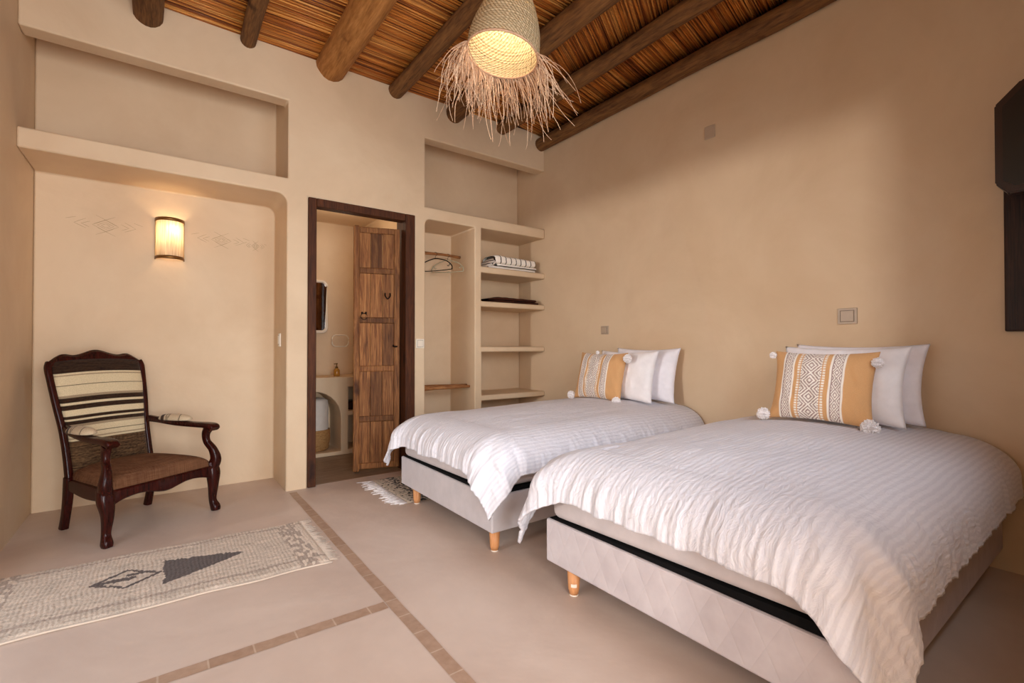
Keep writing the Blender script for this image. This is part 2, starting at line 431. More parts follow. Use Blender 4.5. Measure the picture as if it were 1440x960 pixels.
def strip(name, x0, x1, y0, y1, along):
    bm = bmesh.new(); n = 40; r = []
    for i in range(n + 1):
        t = i / n; j1 = .004 * N3(t * 25, 1, 0); j2 = .004 * N3(t * 25, 7, 3)
        if along == 'y': a, b = (x0 + j1, y0 + t * (y1 - y0)), (x1 + j2, y0 + t * (y1 - y0))
        else: a, b = (x0 + t * (x1 - x0), y0 + j1), (x0 + t * (x1 - x0), y1 + j2)
        r.append([bm.verts.new((p[0], p[1], .0015)) for p in (a, b)])
    uv = bm.loops.layers.uv.new('UVMap')
    for i in range(n):
        f = bm.faces.new((r[i][0], r[i + 1][0], r[i + 1][1], r[i][1]))
        for l in f.loops: l[uv].uv = (l.vert.co.y, l.vert.co.x + .3) if along == 'y' else (l.vert.co.x, l.vert.co.y + .2)
    return tag(obj(name, bm, M['strip']), kind='structure')
strip('trim_1', .750, .800, YF, 3.70, 'y')
strip('trim_2', XL, .745, 1.842, 1.898, 'x')

# scratched diamond ornaments in the niche plaster beside the wall lamp
def carving(name, cx, cz, w, h, y):
    bm = bmesh.new()
    def ln(a, b, r=.0015):
        a = Vector((cx + a[0] * w / 2, y, cz + a[1] * h / 2)); b = Vector((cx + b[0] * w / 2, y, cz + b[1] * h / 2))
        tube(bm, [a, (a + b) / 2 + Vector((.0, 0, .001 * random.uniform(-1, 1))), b], [r * .5, r, r * .5], cs=4)
    for s in (.34, .22, .12):
        q = s * 1.7
        ln((-s, 0), (0, q)); ln((0, q), (s, 0)); ln((s, 0), (0, -q)); ln((0, -q), (-s, 0))
    ln((-.25, 1), (.3, .1)); ln((.25, 1), (-.3, .1)); ln((-.25, -1), (.2, -.3)); ln((.25, -1), (-.2, -.3))
    for sg in (-1, 1):
        ln((sg * 1, .35), (sg * .75, .6)); ln((sg * .8, 0), (sg * .5, .55)); ln((sg * .8, 0), (sg * .5, -.45)); ln((sg * .62, 0), (sg * .4, .3)); ln((sg * .62, 0), (sg * .42, -.3))
    return tag(obj(name, bm, M['groove']), kind='structure')
carving('trim_3', -.30, 1.865, .40, .13, D - .0003)
carving('trim_4', .37, 1.855, .38, .12, D - .0003)
carving('trim_5', .60, 1.84, .16, .08, D - .0003)

# ------------------------------------------------------------------ ceiling of canes
def reeds():
    V = []; F = []
    def reed(x0, y0, x1, y1, r, z):
        cs = 6; dx, dy = x1 - x0, y1 - y0; L = sqrt(dx * dx + dy * dy); nx, ny = -dy / L, dx / L
        b0 = len(V); dz = random.uniform(-.004, .004); bw = random.uniform(-.004, .004)
        for t, dd in ((0, 0), (.5, bw), (1, 0)):
            for k in range(cs):
                a = 2 * pi * k / cs
                V.append((x0 + dx * t + nx * (r * cos(a) + dd), y0 + dy * t + ny * (r * cos(a) + dd), z + dz * (t - .5) + r * sin(a)))
        for q in (0, 1):
            for k in range(cs):
                F.append((b0 + q * cs + k, b0 + q * cs + (k + 1) % cs, b0 + (q + 1) * cs + (k + 1) % cs, b0 + (q + 1) * cs + k))
        F.append(tuple(b0 + k for k in range(cs))); F.append(tuple(b0 + 2 * cs + k for k in range(cs)))
    xs = [XL - .05, -.07, .48, 1.045, 1.57, 2.12, 2.65, XR]
    angs = [0, 2, -1, 1.5, 0, 4, 12]
    for b in range(len(xs) - 1):
        x0, x1 = xs[b], xs[b + 1]; y = YF - .6
        while y < YB + .5:
            th = radians(angs[b] + random.uniform(-1.3, 1.3))
            if b == 5 and y < 2.72: th += radians(24)
            r = random.uniform(.0040, .0068); dy = math.tan(th) * (x1 - x0)
            za = 3.225 - r + random.uniform(-.006, .004)
            ya, yb = y - dy / 2, y + dy / 2
            if max(ya, yb) < YB + .03 and min(ya, yb) > YF - .1: reed(x0, ya, x1, yb, r, za)
            y += r * 1.5
    return V, F
V, F = reeds()
me = bpy.data.meshes.new('ceiling'); me.from_pydata(V, [], F)
me.materials.append(M['reed']); me.materials.append(M['ceil_dark'])
bm = bmesh.new(); bm.from_mesh(me); nb = len(bm.faces); box(bm, XL - .3, XR + .25, YF - .3, YB + .3, 3.225, 3.33)
bm.faces.ensure_lookup_table()
for f in bm.faces[nb:]: f.material_index = 1
bm.to_mesh(me); bm.free()
for p in me.polygons: p.use_smooth = len(p.vertices) == 4 and p.material_index == 0
tag(link(bpy.data.objects.new('ceiling', me)), kind='structure')

def beam(x, r, zc, m, label, drift=0, seed=0):
    bm = bmesh.new(); pts = []; rs = []; n = 26
    for i in range(n + 1):
        t = i / n; y = YB + .10 + (YF - YB - .2) * t
        pts.append((x + drift * (YB - y) + .014 * N3(y * 1.1, seed, 0), y, zc + .010 * N3(y * 1.3, seed, 5))); rs.append(r * (1 + .10 * N3(y * 1.6, seed, 9) - .03 * t))
    tube(bm, pts, rs, cs=18, n=2)
    for v in bm.verts:
        c = v.co; v.co += Vector((1, 0, .7)).normalized() * r * .07 * N3(c.x * 14, c.y * 3, c.z * 14 + seed)
    o = obj('ceiling_beam', bm, m, smooth=True); return tag(o, label, 'beam', 'round log beams across the cane ceiling')
beam(-.07, .078, 3.140, M['beam'], 'rough brown log ceiling beam at top left, first from the left wall', seed=1)
beam(.48, .050, 3.182, M['beam'], 'thinnest log ceiling beam, above the right end of the wall recess over the armchair', seed=2)
beam(1.045, .112, 3.202, M['beam_light'], 'thickest and palest log ceiling beam, above the left side of the bathroom doorway', seed=3)
beam(1.57, .062, 3.180, M['beam'], 'dark log ceiling beam ending above the right jamb of the bathroom doorway', seed=4)
beam(2.12, .080, 3.145, M['beam'], 'log ceiling beam whose wall end shows just below the left part of the raffia lamp', seed=5)
beam(2.65, .062, 3.160, M['beam'], 'log ceiling beam just right of the raffia lamp, second from the bed wall', seed=6)
beam(3.135, .066, 3.125, M['beam'], 'dark log ceiling beam running along the top of the plaster bed wall', seed=7)

# ------------------------------------------------------------------ door_1 (bathroom)
d1 = empty('door_1', (1.31, YB, 0)); tag(d1, kind='structure')
bm = bmesh.new()
f0, f1, ft = .885 - 1.31, 1.742 - 1.31, 2.166
for a in ((f0, f0 + .058, 0, ft), (f1 - .085, f1, 0, ft), (f0 + .058, f1 - .085, ft - .062, ft)):
    box(bm, a[0], a[1], -.012, .085, a[2] + .001, a[3], bev=.006)
box(bm, f1 - .075, f1 - .003, .084, .20, .002, ft - .03)
obj('door_frame', bm, M['doordark'], d1)
def leaf(hx, hy, ang, width, name='door_leaf'):
    """panelled leaf; local x from hinge to free edge"""
    e = bpy.data.objects.new(name, None)
    bm = bmesh.new(); H = 2.06; th = .04
    box(bm, 0, .045, 0, th, .03, 2.05, bev=.005); box(bm, width - .05, width, -.008, th + .006, .01, H, bev=.012)
    rails = [.03, .42, .84, 1.245, 1.66, 2.0]
    for z in rails: box(bm, .04, width - .045, -.004, th + .004, z, z + .05, bev=.009)
    for k in range(len(rails) - 1):
        xs = [.045, .045 + (width - .09) * .34, .045 + (width - .09) * .68, width - .045]
        for j in range(3): box(bm, xs[j] + .0015, xs[j + 1] - .0015, .013 + .0015 * j, th - .013 + .0015 * j, rails[k] + .045, rails[k + 1] + .005, bev=.003)
    mt = Matrix.Translation((hx, hy, 0)) @ Matrix.Rotation(ang, 4, 'Z')
    bm.transform(mt); o = obj(name, bm, M['door'], d1)
    return o, mt
lf, mt = leaf(1.655 - 1.31, 3.875 - YB, radians(180 - 18), .375)
# face toward the room is local +y side after the turn
def lp(x, z, y=.045): return mt @ Vector((x, y, z))
bm = bmesh.new()
for (x, z) in ((.275, 1.330), (.305, 1.330)):
    lathe(bm, [(.001, .004), (.008, .003), (.009, 0)], 10, Matrix.Translation(lp(x, z)) @ (mt.to_3x3().to_4x4() @ Matrix.Rotation(-pi / 2, 4, 'X')))
for (x, z) in ((.29, 1.300),):
    pts = [lp(x + .026 * cos(a), z + .026 * sin(a), .054) for a in [2 * pi * i / 14 for i in range(15)]]
    tube(bm, pts, .003, 6)
obj('ring_handle', bm, M['iron'], lf, True)
bm = bmesh.new(); tube(bm, [lp(.12, 1.50), lp(.12, 1.475, .06), lp(.10, 1.45, .065), lp(.08, 1.475, .06), lp(.08, 1.50)], .005, 6, 3)
obj('coat_hook', bm, M['iron'], lf, True)
bm = bmesh.new(); tube(bm, [lp(.05, 1.06), lp(.05, 1.05, .06), lp(.02, 1.05, .062)], .007, 6, 2)
obj('bolt', bm, M['iron'], lf, True)
lf2, mt2 = leaf(.955 - 1.31, 3.875 - YB, radians(93), .31)
bm = bmesh.new(); tube(bm, [mt2 @ Vector((.24, -.02 - .03 * sin(a), .92 + .05 * cos(a))) for a in [pi * i / 8 for i in range(9)]], .006, 6); obj('ring_handle', bm, M['iron'], lf2, True)

# ------------------------------------------------------------------ bathroom contents
bm = bmesh.new(); o = obj('bathroom_counter', mkbox(.83, 1.762, 4.70, 5.115, .002, .755), M['plaster'])
arc = [(.90, -.1), (1.415, -.1), (1.415, .22)] + [(1.158 + .257 * cos(a), .36 + .262 * sin(a)) for a in [i * pi / 14 for i in range(0, 15)]] + [(.90, .22)]
bm = bmesh.new(); a = [bm.verts.new((x, 4.6, max(z, .04))) for x, z in arc]; b = [bm.verts.new((x, 5.08, max(z, .04))) for x, z in arc]
bm.faces.new(a); bm.faces.new(b[::-1])
for i in range(len(arc)): bm.faces.new((a[i], b[i], b[(i + 1) % len(arc)], a[(i + 1) % len(arc)]))
bmesh.ops.recalc_face_normals(bm, faces=bm.faces[:])
cut(o, [bm, mkbox(1.485, 1.73, 4.6, 5.05, .42, .655), mkbox(1.485, 1.73, 4.6, 5.05, .05, .375)])
b_ = o.modifiers.new('bev', 'BEVEL'); b_.width = .008; b_.segments = 2; b_.limit_method = 'ANGLE'
o.data.materials.clear(); o.data.materials.append(M['plaster'])
tag(o, 'plastered masonry bathroom counter with an arched opening, seen through the doorway', 'counter')
sb = obj('stored_box', mkbox(1.50, 1.71, 4.80, 5.0, .4205, .50, bev=.01), M['darkwood']); tag(sb, 'small dark box in the upper cubby of the bathroom counter', 'box')
e = empty('laundry_basket', (1.20, 4.90, .041), 0, 'round wicker basket with white liner under the arch of the bathroom counter', 'basket')
bm = lathe(bmesh.new(), [(.0, 0), (.13, 0), (.15, .02), (.165, .11), (.16, .20), (.152, .205), (.148, .19), (.14, .02), (0, .015)], 28); obj('basket_body', bm, M['wicker'], e, True)
bm = lathe(bmesh.new(), [(0, .03), (.13, .03), (.145, .19), (.15, .25), (.146, .42), (.14, .48), (.11, .50), (0, .49)], 24)
for v in bm.verts: v.co += Vector((v.co.x, v.co.y, 0)) * .06 * N3(v.co.x * 12, v.co.y * 12, v.co.z * 7)
obj('liner_bag', bm, M['white'], e, True)
e = empty('soap_bottle', (1.41, 4.83, .7555), 0, 'small amber pump soap bottle on the bathroom counter', 'bottle')
obj('bottle_body', lathe(bmesh.new(), [(0, 0), (.026, 0), (.030, .006), (.030, .055), (.024, .068), (.011, .078), (.011, .084)], 18, cap=False), M['amber'], e, True)
bm = lathe(bmesh.new(), [(.013, .08), (.013, .094), (.004, .097), (.004, .118), (.009, .12), (.009, .128), (0, .129)], 14); tube(bm, [(0, 0, .124), (-.03, -.012, .122)], .004, 6); obj('pump', bm, M['metalcap'], e, True)
e = empty('wall_mirror', (1.215, 5.12, 1.19), 0, 'tall rounded wall mirror in a pale frame, half hidden by the left door jamb', 'mirror')
def rrect(x0, x1, z0, z1, r, n=6):
    out = []
    for cx, cz, a0 in ((x1 - r, z1 - r, 0), (x0 + r, z1 - r, 90), (x0 + r, z0 + r, 180), (x1 - r, z0 + r, 270)):
        for i in range(n + 1):
            a = radians(a0 + 90 * i / n); out.append((cx + r * cos(a), cz + r * sin(a)))
    return out
pr = rrect(-.17, .17, .01, .53, .05)
bm = bmesh.new(); tube(bm, [(x, -.02, z) for x, z in pr + pr[:1]], .017, 8); obj('mirror_frame', bm, M['whiteplate'], e, True)
bm = bmesh.new(); vs = [bm.verts.new((x, -.018, z)) for x, z in pr]; bm.faces.new(vs); r = bmesh.ops.extrude_face_region(bm, geom=bm.faces[:])
for v in r['geom']:
    if isinstance(v, bmesh.types.BMVert): v.co.y = -.002
obj('mirror_glass', bm, M['mirror'], e)
pr = rrect(-.085, .085, 0, .12, .045)
bm = bmesh.new(); tube(bm, [(x, -.05, z) for x, z in pr + pr[:1]], .007, 8); tube(bm, [(0, -.05, .12), (0, .0, .12)], .01, 8)
o = obj('towel_ring', bm, M['whiteplate'], None, True, (1.515, 5.119, 1.05)); tag(o, 'pale rounded towel ring on the bathroom wall above the soap bottle', 'towel ring')

# ------------------------------------------------------------------ switches and sockets
def plate(name, loc, n, w, h, mat, label, cat, rocker=True, socket=False):
    """n: wall normal direction 'x-' or 'y-'"""
    e = empty(name, loc, 0, label, cat)
    if n == 'x-': e.rotation_euler = (0, 0, -pi / 2)
    obj('cover_plate', mkbox(-w / 2, w / 2, -.010, .001, -h / 2, h / 2, bev=.003), mat, e)
    if rocker:
        obj('rocker', mkbox(-w * .33, w * .33, -.015, -.009, -h * .33, h * .33, bev=.002), mat, e)
        bm = bmesh.new(); t = .0016
        for a in ((-w * .36, -w * .34, -h * .36, h * .36), (w * .34, w * .36, -h * .36, h * .36), (-w * .36, w * .36, -h * .36, -h * .34), (-w * .36, w * .36, h * .34, h * .36)):
            box(bm, a[0], a[1], -.0108, -.0095, a[2], a[3])
        obj('gap', bm, M['slot'], e)
    return e
plate('light_switch', (XR, 1.060, 1.225), 'x-', .098, .092, M['greyplate'], 'beige square light switch on the wall above the near bed pillows', 'switch')
plate('light_switch', (XR, 2.925, 1.196), 'x-', .085, .075, M['greyplate'], 'small grey light switch on the wall above the far bed cushion', 'switch')
plate('wall_plate', (XR, 1.909, 2.600), 'x-', .08, .09, M['greyplate'], 'blank beige junction plate high on the bed wall near the ceiling', 'plate', rocker=False)
plate('light_switch', (1.792, YB, 1.075), 'y-', .075, .08, M['whiteplate'], 'pale light switch on the strip of wall right of the bathroom door frame', 'switch')
e = plate('light_switch', (.738, 3.98, 1.10), 'x-', .06, .10, M['whiteplate'], 'narrow pale light switch on the side of the armchair niche', 'switch')

# ------------------------------------------------------------------ window_1 and television at right
w1 = empty('window_1', (XR, .205, 1.12)); tag(w1, kind='structure')
bm = bmesh.new()
for a in ((-.215, -.145, 0, .86), (.130, .215, 0, .86), (-.145, .130, 0, .07), (-.145, .130, .79, .86)): box(bm, -.035, .05, a[0], a[1], a[2], a[3], bev=.006)
obj('window_frame', bm, M['darkwood'], w1)
bm = bmesh.new()
for a in ((-.145, -.10), (.085, .130)): box(bm, -.012, .03, a[0], a[1], .07, .79, bev=.004)
for z in (.07, .42, .75): box(bm, -.010, .028, -.10, .085, z, z + .04, bev=.004)
obj('window_sash', bm, M['darkwood'], w1)
obj('window_pane', mkbox(.005, .012, -.10, .09, .08, .78), M['glass'], w1)
obj('closed_shutter', mkbox(.12, .16, -.17, .16, .045, .795), M['darkwood'], w1)
bm = lathe(bmesh.new(), [(0, .0), (.010, .0), (.018, .012), (.014, .024), (0, .028)], 14, Matrix.Translation((-.036, .20, .70)) @ Matrix.Rotation(-pi / 2, 4, 'Y')); obj('shutter_knob', bm, M['mahogany'], w1, True)
tv = empty('television', (2.93, .06, 1.70), 0, 'black television on a wall bracket above the window, cut off by the right edge', 'television')
def prism(bm, pts, y0, y1):
    a = [bm.verts.new((x, y0, z)) for x, z in pts]; b = [bm.verts.new((x, y1, z)) for x, z in pts]
    bm.faces.new(a); bm.faces.new(b[::-1]); n = len(pts)
    for i in range(n): bm.faces.new((a[i], b[i], b[(i + 1) % n], a[(i + 1) % n]))
    return bm
def prismX(bm, pts, x0, x1):
    a = [bm.verts.new((x0, y, z)) for y, z in pts]; b = [bm.verts.new((x1, y, z)) for y, z in pts]
    bm.faces.new(a); bm.faces.new(b[::-1]); n = len(pts)
    for i in range(n): bm.faces.new((a[i], b[i], b[(i + 1) % n], a[(i + 1) % n]))
    return bm
bm = prismX(bmesh.new(), [(.35, .05), (.35, .39), (.27, .47), (-.09, .47), (-.09, .0), (.31, .0)], -.035, .03)
bmesh.ops.bevel(bm, geom=bm.edges[:], offset=.006, segments=2, affect='EDGES'); obj('casing', bm, M['tvback'], tv)
obj('screen', prismX(bmesh.new(), [(.325, .06), (.325, .375), (.255, .445), (-.07, .445), (-.07, .03), (.29, .03)], -.038, -.0345), M['blackpl'], tv)
bm = mkbox(.028, .262, .02, .14, .17, .29, bev=.005); obj('wall_bracket', bm, M['blackpl'], tv)

# ------------------------------------------------------------------ door_2: open doorway that lets the daylight in (left wall)
d2 = empty('door_2', (XL, 1.895, 0)); tag(d2, kind='structure')
bm = bmesh.new()
for a in ((-1.055, -.985, 0, 2.2), (.985, 1.055, 0, 2.2), (-.985, .985, 2.13, 2.2)): box(bm, -.30, -.18, a[0], a[1], a[2] + .001, a[3], bev=.005)
obj('door_frame', bm, M['doordark'], d2)

# ------------------------------------------------------------------ pendant lamp
LC = Vector((1.50, 2.12, 2.645)); LR = .196
lamp = empty('pendant_lamp', LC, 0, 'bell shaped woven straw pendant lamp with long raffia fringe, lit', 'lamp')
fw = Vector((LC.x, LC.y, 0)).normalized(); rt = Vector((fw.y, -fw.x, 0))
T = Matrix.Rotation(radians(9), 4, fw) @ Matrix.Rotation(radians(-3), 4, rt)
prof = [(1.0, 0), (1.015, .05), (1.0, .10), (.95, .17), (.86, .25), (.74, .33), (.60, .40), (.44, .455), (.26, .49), (.10, .50)]
PC = catmull([(r * LR, z * .80, 0) for r, z in prof], 4)
def fshade(u, v):
    k = v * (len(PC) - 1); i = min(int(k), len(PC) - 2); p = PC[i].lerp(PC[i + 1], k - i); th = 2 * pi * u
    r = p.x * (1 + .012 * N3(cos(th) * 2, sin(th) * 2, v * 4)) + .0015 * sin(v * 150)
    return T @ Vector((r * cos(th), r * sin(th), p.y))
sh = grid('lamp_shade', 96, 90, fshade, M['straw'], lamp, uvf=lambda u, v: (u, v), thick=.004)
bm = bmesh.new(); tube(bm, [T @ Vector((LR * cos(a) * .998, LR * sin(a) * .998, 0)) for a in [2 * pi * i / 48 for i in range(49)]], .006, 6); obj('rim', bm, M['raffia'], lamp, True)
bm = bmesh.new(); tube(bm, [T @ Vector((0, 0, .40)), (0, 0, 3.21 - LC.z)], .004, 8); obj('cord', bm, M['blackpl'], lamp, True)
bm = bmesh.new(); bmesh.ops.create_uvsphere(bm, u_segments=18, v_segments=12, radius=.032, matrix=T @ Matrix.Translation((0, 0, .27))); obj('bulb', bm, M['bulb'], lamp, True)
V = []; F = []
def strand(p0, d, L, r, seedv):
    p = Vector(p0); d = Vector(d).normalized(); n = 11; st = L / n; cs = 3; base = len(V); curl = Vector((N3(seedv, 1), N3(seedv, 2), N3(seedv, 3) * .5))
    for i in range(n + 1):
        side = d.cross(Vector((.3, .2, 1))).normalized(); up = side.cross(d)
        for k in range(cs):
            a = 2 * pi * k / cs; V.append(tuple(p + (side * cos(a) + up * sin(a)) * r * (1 - .4 * i / n)))
        p = p + d * st
        d = (d + Vector((0, 0, -1)) * (.15 + .12 * i / n) + curl * .8 * (i / n) + Vector((N3(seedv, i * .5, 3), N3(seedv, i * .5, 8), 0)) * .30).normalized()
    for i in range(n):
        for k in range(cs): F.append((base + i * cs + k, base + i * cs + (k + 1) % cs, base + (i + 1) * cs + (k + 1) % cs, base + (i + 1) * cs + k))
th_far = math.atan2(fw.y, fw.x)
for i in range(330):
    # azimuth around the rim; dense on the left and far side, thin at right, none facing the room
    q = random.random()
    if q < .42: a = th_far + random.uniform(.15, .62) * pi
    elif q < .90: a = th_far + random.uniform(-.42, .25) * pi
    else: a = th_far - random.uniform(.35, .62) * pi
    rad = Vector((cos(a), sin(a), 0)); h = random.uniform(-.004, .02)
    p0 = T @ (rad * (LR * 1.0) + Vector((0, 0, h)))
    out_ = random.uniform(.15, 1.0)
    d = rad * out_ + rt * random.uniform(-.1, .45) + Vector((0, 0, random.uniform(-1.0, -.05))) + Vector((random.uniform(-.4, .4), random.uniform(-.4, .4), 0)) * .5
    L = random.uniform(.10, .30) if random.random() < .85 else random.uniform(.28, .42)
    strand(p0, d, L, random.uniform(.0019, .0031), i * 3.7)
me = bpy.data.meshes.new('raffia_fringe'); me.from_pydata(V, [], F); me.materials.append(M['raffia'])
fr = link(bpy.data.objects.new('raffia_fringe', me), lamp); fr['kind'] = 'stuff'
def plight(name, loc, e, col, r, parent=None):
    L = bpy.data.lights.new(name, 'POINT'); L.energy = e; L.color = col; L.shadow_soft_size = r
    o = bpy.data.objects.new(name, L); link(o, parent); o.location = loc; return o
plight('pendant_light', LC + (T @ Vector((0, 0, .21))), 3.4, (1, .86, .66), .03)

# ------------------------------------------------------------------ wall sconce
sc = empty('wall_sconce', (.052, D, 1.668), 0, 'half round brass wall lamp with a glowing woven screen above the armchair', 'lamp')
R_, H_ = .083, .29
def halfcyl(u, v, r=R_, z0=.0, z1=H_): a = pi * u; return (r * cos(a), -.105 * sin(a) * (r / R_), z0 + v * (z1 - z0))
grid('screen', 24, 10, lambda u, v: halfcyl(u, v, R_, .012, H_ - .012), M['screen'], sc)
for z0, z1 in ((0, .022), (H_ - .022, H_)):
    grid('band', 24, 1, lambda u, v: halfcyl(u, v, R_ + .002, z0, z1), M['brass'], sc, thick=.003)
for s in (0, 1):
    p = halfcyl(s, 0, R_); obj('side_rail', mkbox(p[0] - .003, p[0] + .003, -.014, -.0005, 0, H_), M['brass'], sc)
obj('back_plate', mkbox(-.03, .03, -.012, -.0005, .09, .20, bev=.003), M['brass'], sc)
bm = bmesh.new(); bmesh.ops.create_uvsphere(bm, u_segments=16, v_segments=10, radius=.022, matrix=Matrix.Translation((.01, -.066, .215))); tube(bm, [(0.01, -.066, .195), (.01, -.05, .14), (.0, -.008, .13)], .009, 8); 
obj('bulb', bm, M['bulb2'], sc, True)
plight('sconce_light', (.065, D - .066, 1.885), 1.3, (1, .84, .60), .015)

# ------------------------------------------------------------------ armchair
ch = empty('armchair', (.034, 3.444, 0), math.atan2(.552, .834), 'dark mahogany armchair with brown seat and cream striped backrest in the niche', 'armchair')
mh = M['mahogany']
for s in (-1, 1):
    bm = bmesh.new()
    sweep(bm, [(s * .300, .03, .300), (s * .303, .012, .24), (s * .298, .004, .16), (s * .300, .010, .07), (s * .306, -.006, .022), (s * .306, -.010, .0)],
          [(.062, .060), (.068, .066), (.050, .050), (.036, .038), (.046, .050), (.040, .046)], n=5)
    autosmooth(obj('leg', bm, mh, ch), 50)
    bm = bmesh.new(); xr = s * .228
    sweep(bm, [(xr, .47, .30), (xr, .478, .18), (xr, .495, .08), (xr, .515, 0)], [(.040, .048), (.040, .046), (.036, .042), (.036, .046)], n=4)
    autosmooth(obj('leg', bm, mh, ch), 50)
    # arm support rising in an S from the seat corner
    bm = bmesh.new()
    sweep(bm, [(s * .302, .02, .27), (s * .312, .000, .325), (s * .300, .012, .39), (s * .285, .045, .44), (s * .282, .050, .49), (s * .287, .035, .525)],
          [(.056, .062), (.050, .056), (.038, .044), (.032, .040), (.036, .044), (.044, .050)], n=5)
    autosmooth(obj('arm_support', bm, mh, ch), 50)
    bm = bmesh.new()
    sweep(bm, [(s * .225, .500, .575), (s * .243, .42, .565), (s * .262, .28, .550), (s * .278, .14, .545), (s * .285, .05, .545), (s * .288, -.005, .538), (s * .288, -.022, .524)],
          [(.032, .040), (.040, .036), (.050, .034), (.052, .034), (.060, .036), (.064, .040), (.060, .034)], n=5)
    autosmooth(obj('armrest', bm, mh, ch), 50)
    def pad(u, v, s=s):
        a = 2 * pi * v; t = (u - .5) * 2; k = (max(0, 1 - abs(t) ** 3.2)) ** .5
        y = .30 - t * .125; x = s * (.260 + (.30 - y) * .10)
        return (x + .044 * k * cos(a), y, .570 + (.034 if sin(a) > 0 else .010) * k * sin(a) + .004)
    def padc(u, v):
        q = (u * 1.15 + .12 * math.cos(2 * pi * v)) 
        if .10 < q < .25: return srgb('3A2416')[:3]
        if abs(q - .33) < .012 or abs(q - .38) < .008 or abs(q - .80) < .012 or abs(q - .42) < .006: return srgb('2C1A10')[:3]
        return srgb('CDB898')[:3]
    o = grid('arm_pad', 48, 24, pad, M['woven'], ch, colf=padc); o['label'] = 'cream striped arm pad'
# seat frame: front apron with a scalloped lower edge and side rails
def rail(p0, p1, zt, zb, th, wave):
    bm = bmesh.new(); p0 = Vector(p0); p1 = Vector(p1); d = (p1 - p0); nrm = Vector((d.y, -d.x)).normalized(); n = 40; R = []
    for i in range(n + 1):
        t = i / n; c = p0 + d * t; z = zb - wave(t)
        R.append([bm.verts.new((c.x + nrm.x * o_, c.y + nrm.y * o_, zz)) for o_, zz in ((th * .3, zt), (th / 2, zt - .008), (th / 2 + .004 * wave(t) / .03, z + .006), (th * .3, z), (-th / 2, z), (-th / 2, zt))])
    for i in range(n):
        for k in range(6): bm.faces.new((R[i][k], R[i][(k + 1) % 6], R[i + 1][(k + 1) % 6], R[i + 1][k]))
    bm.faces.new(R[0]); bm.faces.new(R[-1][::-1]); return bm
wv = lambda t: .016 * exp(-((t - .5) / .14) ** 2) + .030 * (abs(t - .5) * 2) ** 9 + .006 * cos(t * 2 * pi * 2)
autosmooth(obj('apron', rail((-.29, .005), (.29, .005), .288, .232, .030, wv), mh, ch), 35)
wv2 = lambda t: .012 * sin(pi * t) ** 2
for s in (-1, 1):
    a, b = ((-.295, .02), (-.225, .47)) if s < 0 else ((.295, .02), (.225, .47))
    bm = rail(b, a, .288, .225, .028, wv2) if s < 0 else rail(a, b, .288, .225, .028, wv2)
    autosmooth(obj('side_rail', bm, mh, ch), 35)
obj('back_rail', mkbox(-.21, .21, .455, .48, .23, .288, bev=.005), mh, ch)
def seatf(u, v):
    # domed, closed cushion: v sweeps 0..1 from underside edge up over the dome
    x = (u - .5) * 2; y = (v - .5) * 2
    ax, ay = 1 - abs(x) ** 5, 1 - abs(y) ** 5
    hw = .283 - .062 * (v)
    z = .283 + (.078 * (max(ax, 0) ** .22) * (max(ay, 0) ** .22)) + .022 * (1 - x * x) * (1 - (y * .8) ** 2)
    return (x * hw * (1 if abs(x) < 1 else 1), .004 + v * .462, z if 0 < u < 1 and 0 < v < 1 else .272)
o = grid('seat', 60, 50, seatf, M['brown'], ch); o['label'] = 'brown woven seat'
# backrest: frame with carved crest, leaning back
LEAN = math.atan2(.14, .72)
def bk(x, h, off=0):   # h above the seat along the leaning back
    return Vector((x, .475 + sin(LEAN) * h - cos(LEAN) * off + .03 * (h / .7) ** 2, .27 + cos(LEAN) * h + 0 * off))
for s in (-1, 1):
    bm = bmesh.new()
    sweep(bm, [bk(s * .222, .0), bk(s * .222, .15), bk(s * .226, .30), bk(s * .240, .45), bk(s * .250, .60), bk(s * .252, .665), bk(s * .243, .700)],
          [(.034, .040), (.030, .036), (.030, .034), (.030, .032), (.030, .030), (.032, .030), (.030, .028)], n=5)
    autosmooth(obj('back_post', bm, mh, ch), 50)
bm = bmesh.new(); n = 48; R = []
for i in range(n + 1):
    x = -.252 + .504 * i / n; t = abs(x) / .252
    top = .738 + .036 * exp(-(x / .075) ** 2) + .010 * exp(-((abs(x) - .165) / .03) ** 2) - .045 * max(0, (t - .72) / .28) ** 1.6
    bot = .690 + .014 * (1 - t * t) - .03 * max(0, (t - .8) / .2) ** 2
    R.append([bm.verts.new(bk(x, h, off)) for h, off in ((bot, .016), (top - .012, .018), (top, .006), (top, -.008), (bot, -.014))])
for i in range(n):
    for k in range(5): bm.faces.new((R[i][k], R[i][(k + 1) % 5], R[i + 1][(k + 1) % 5], R[i + 1][k]))
bm.faces.new(R[0]); bm.faces.new(R[-1][::-1])
crest = autosmooth(obj('crest_rail', bm, mh, ch), 35)
def bw(h): return .206 + .030 * max(0, min(1, (h - .25) / .3))
def backf(u, v):
    h = .03 + v * .675; x = (u - .5) * 2
    off = .012 + .032 * (max(0, 1 - abs(x) ** 4)) ** .5 * (max(0, 1 - abs(v * 2 - 1) ** 8)) ** .5
    hh = h + .014 * v * (1 - x * x)
    return bk(x * bw(h), hh, off if 0 < u < 1 and 0 < v < 1 else 0)
CR = srgb('D9C7A2')[:3]; BRN = srgb('4A3524')[:3]; DK = srgb('22130C')[:3]; GR = srgb('A08C70')[:3]
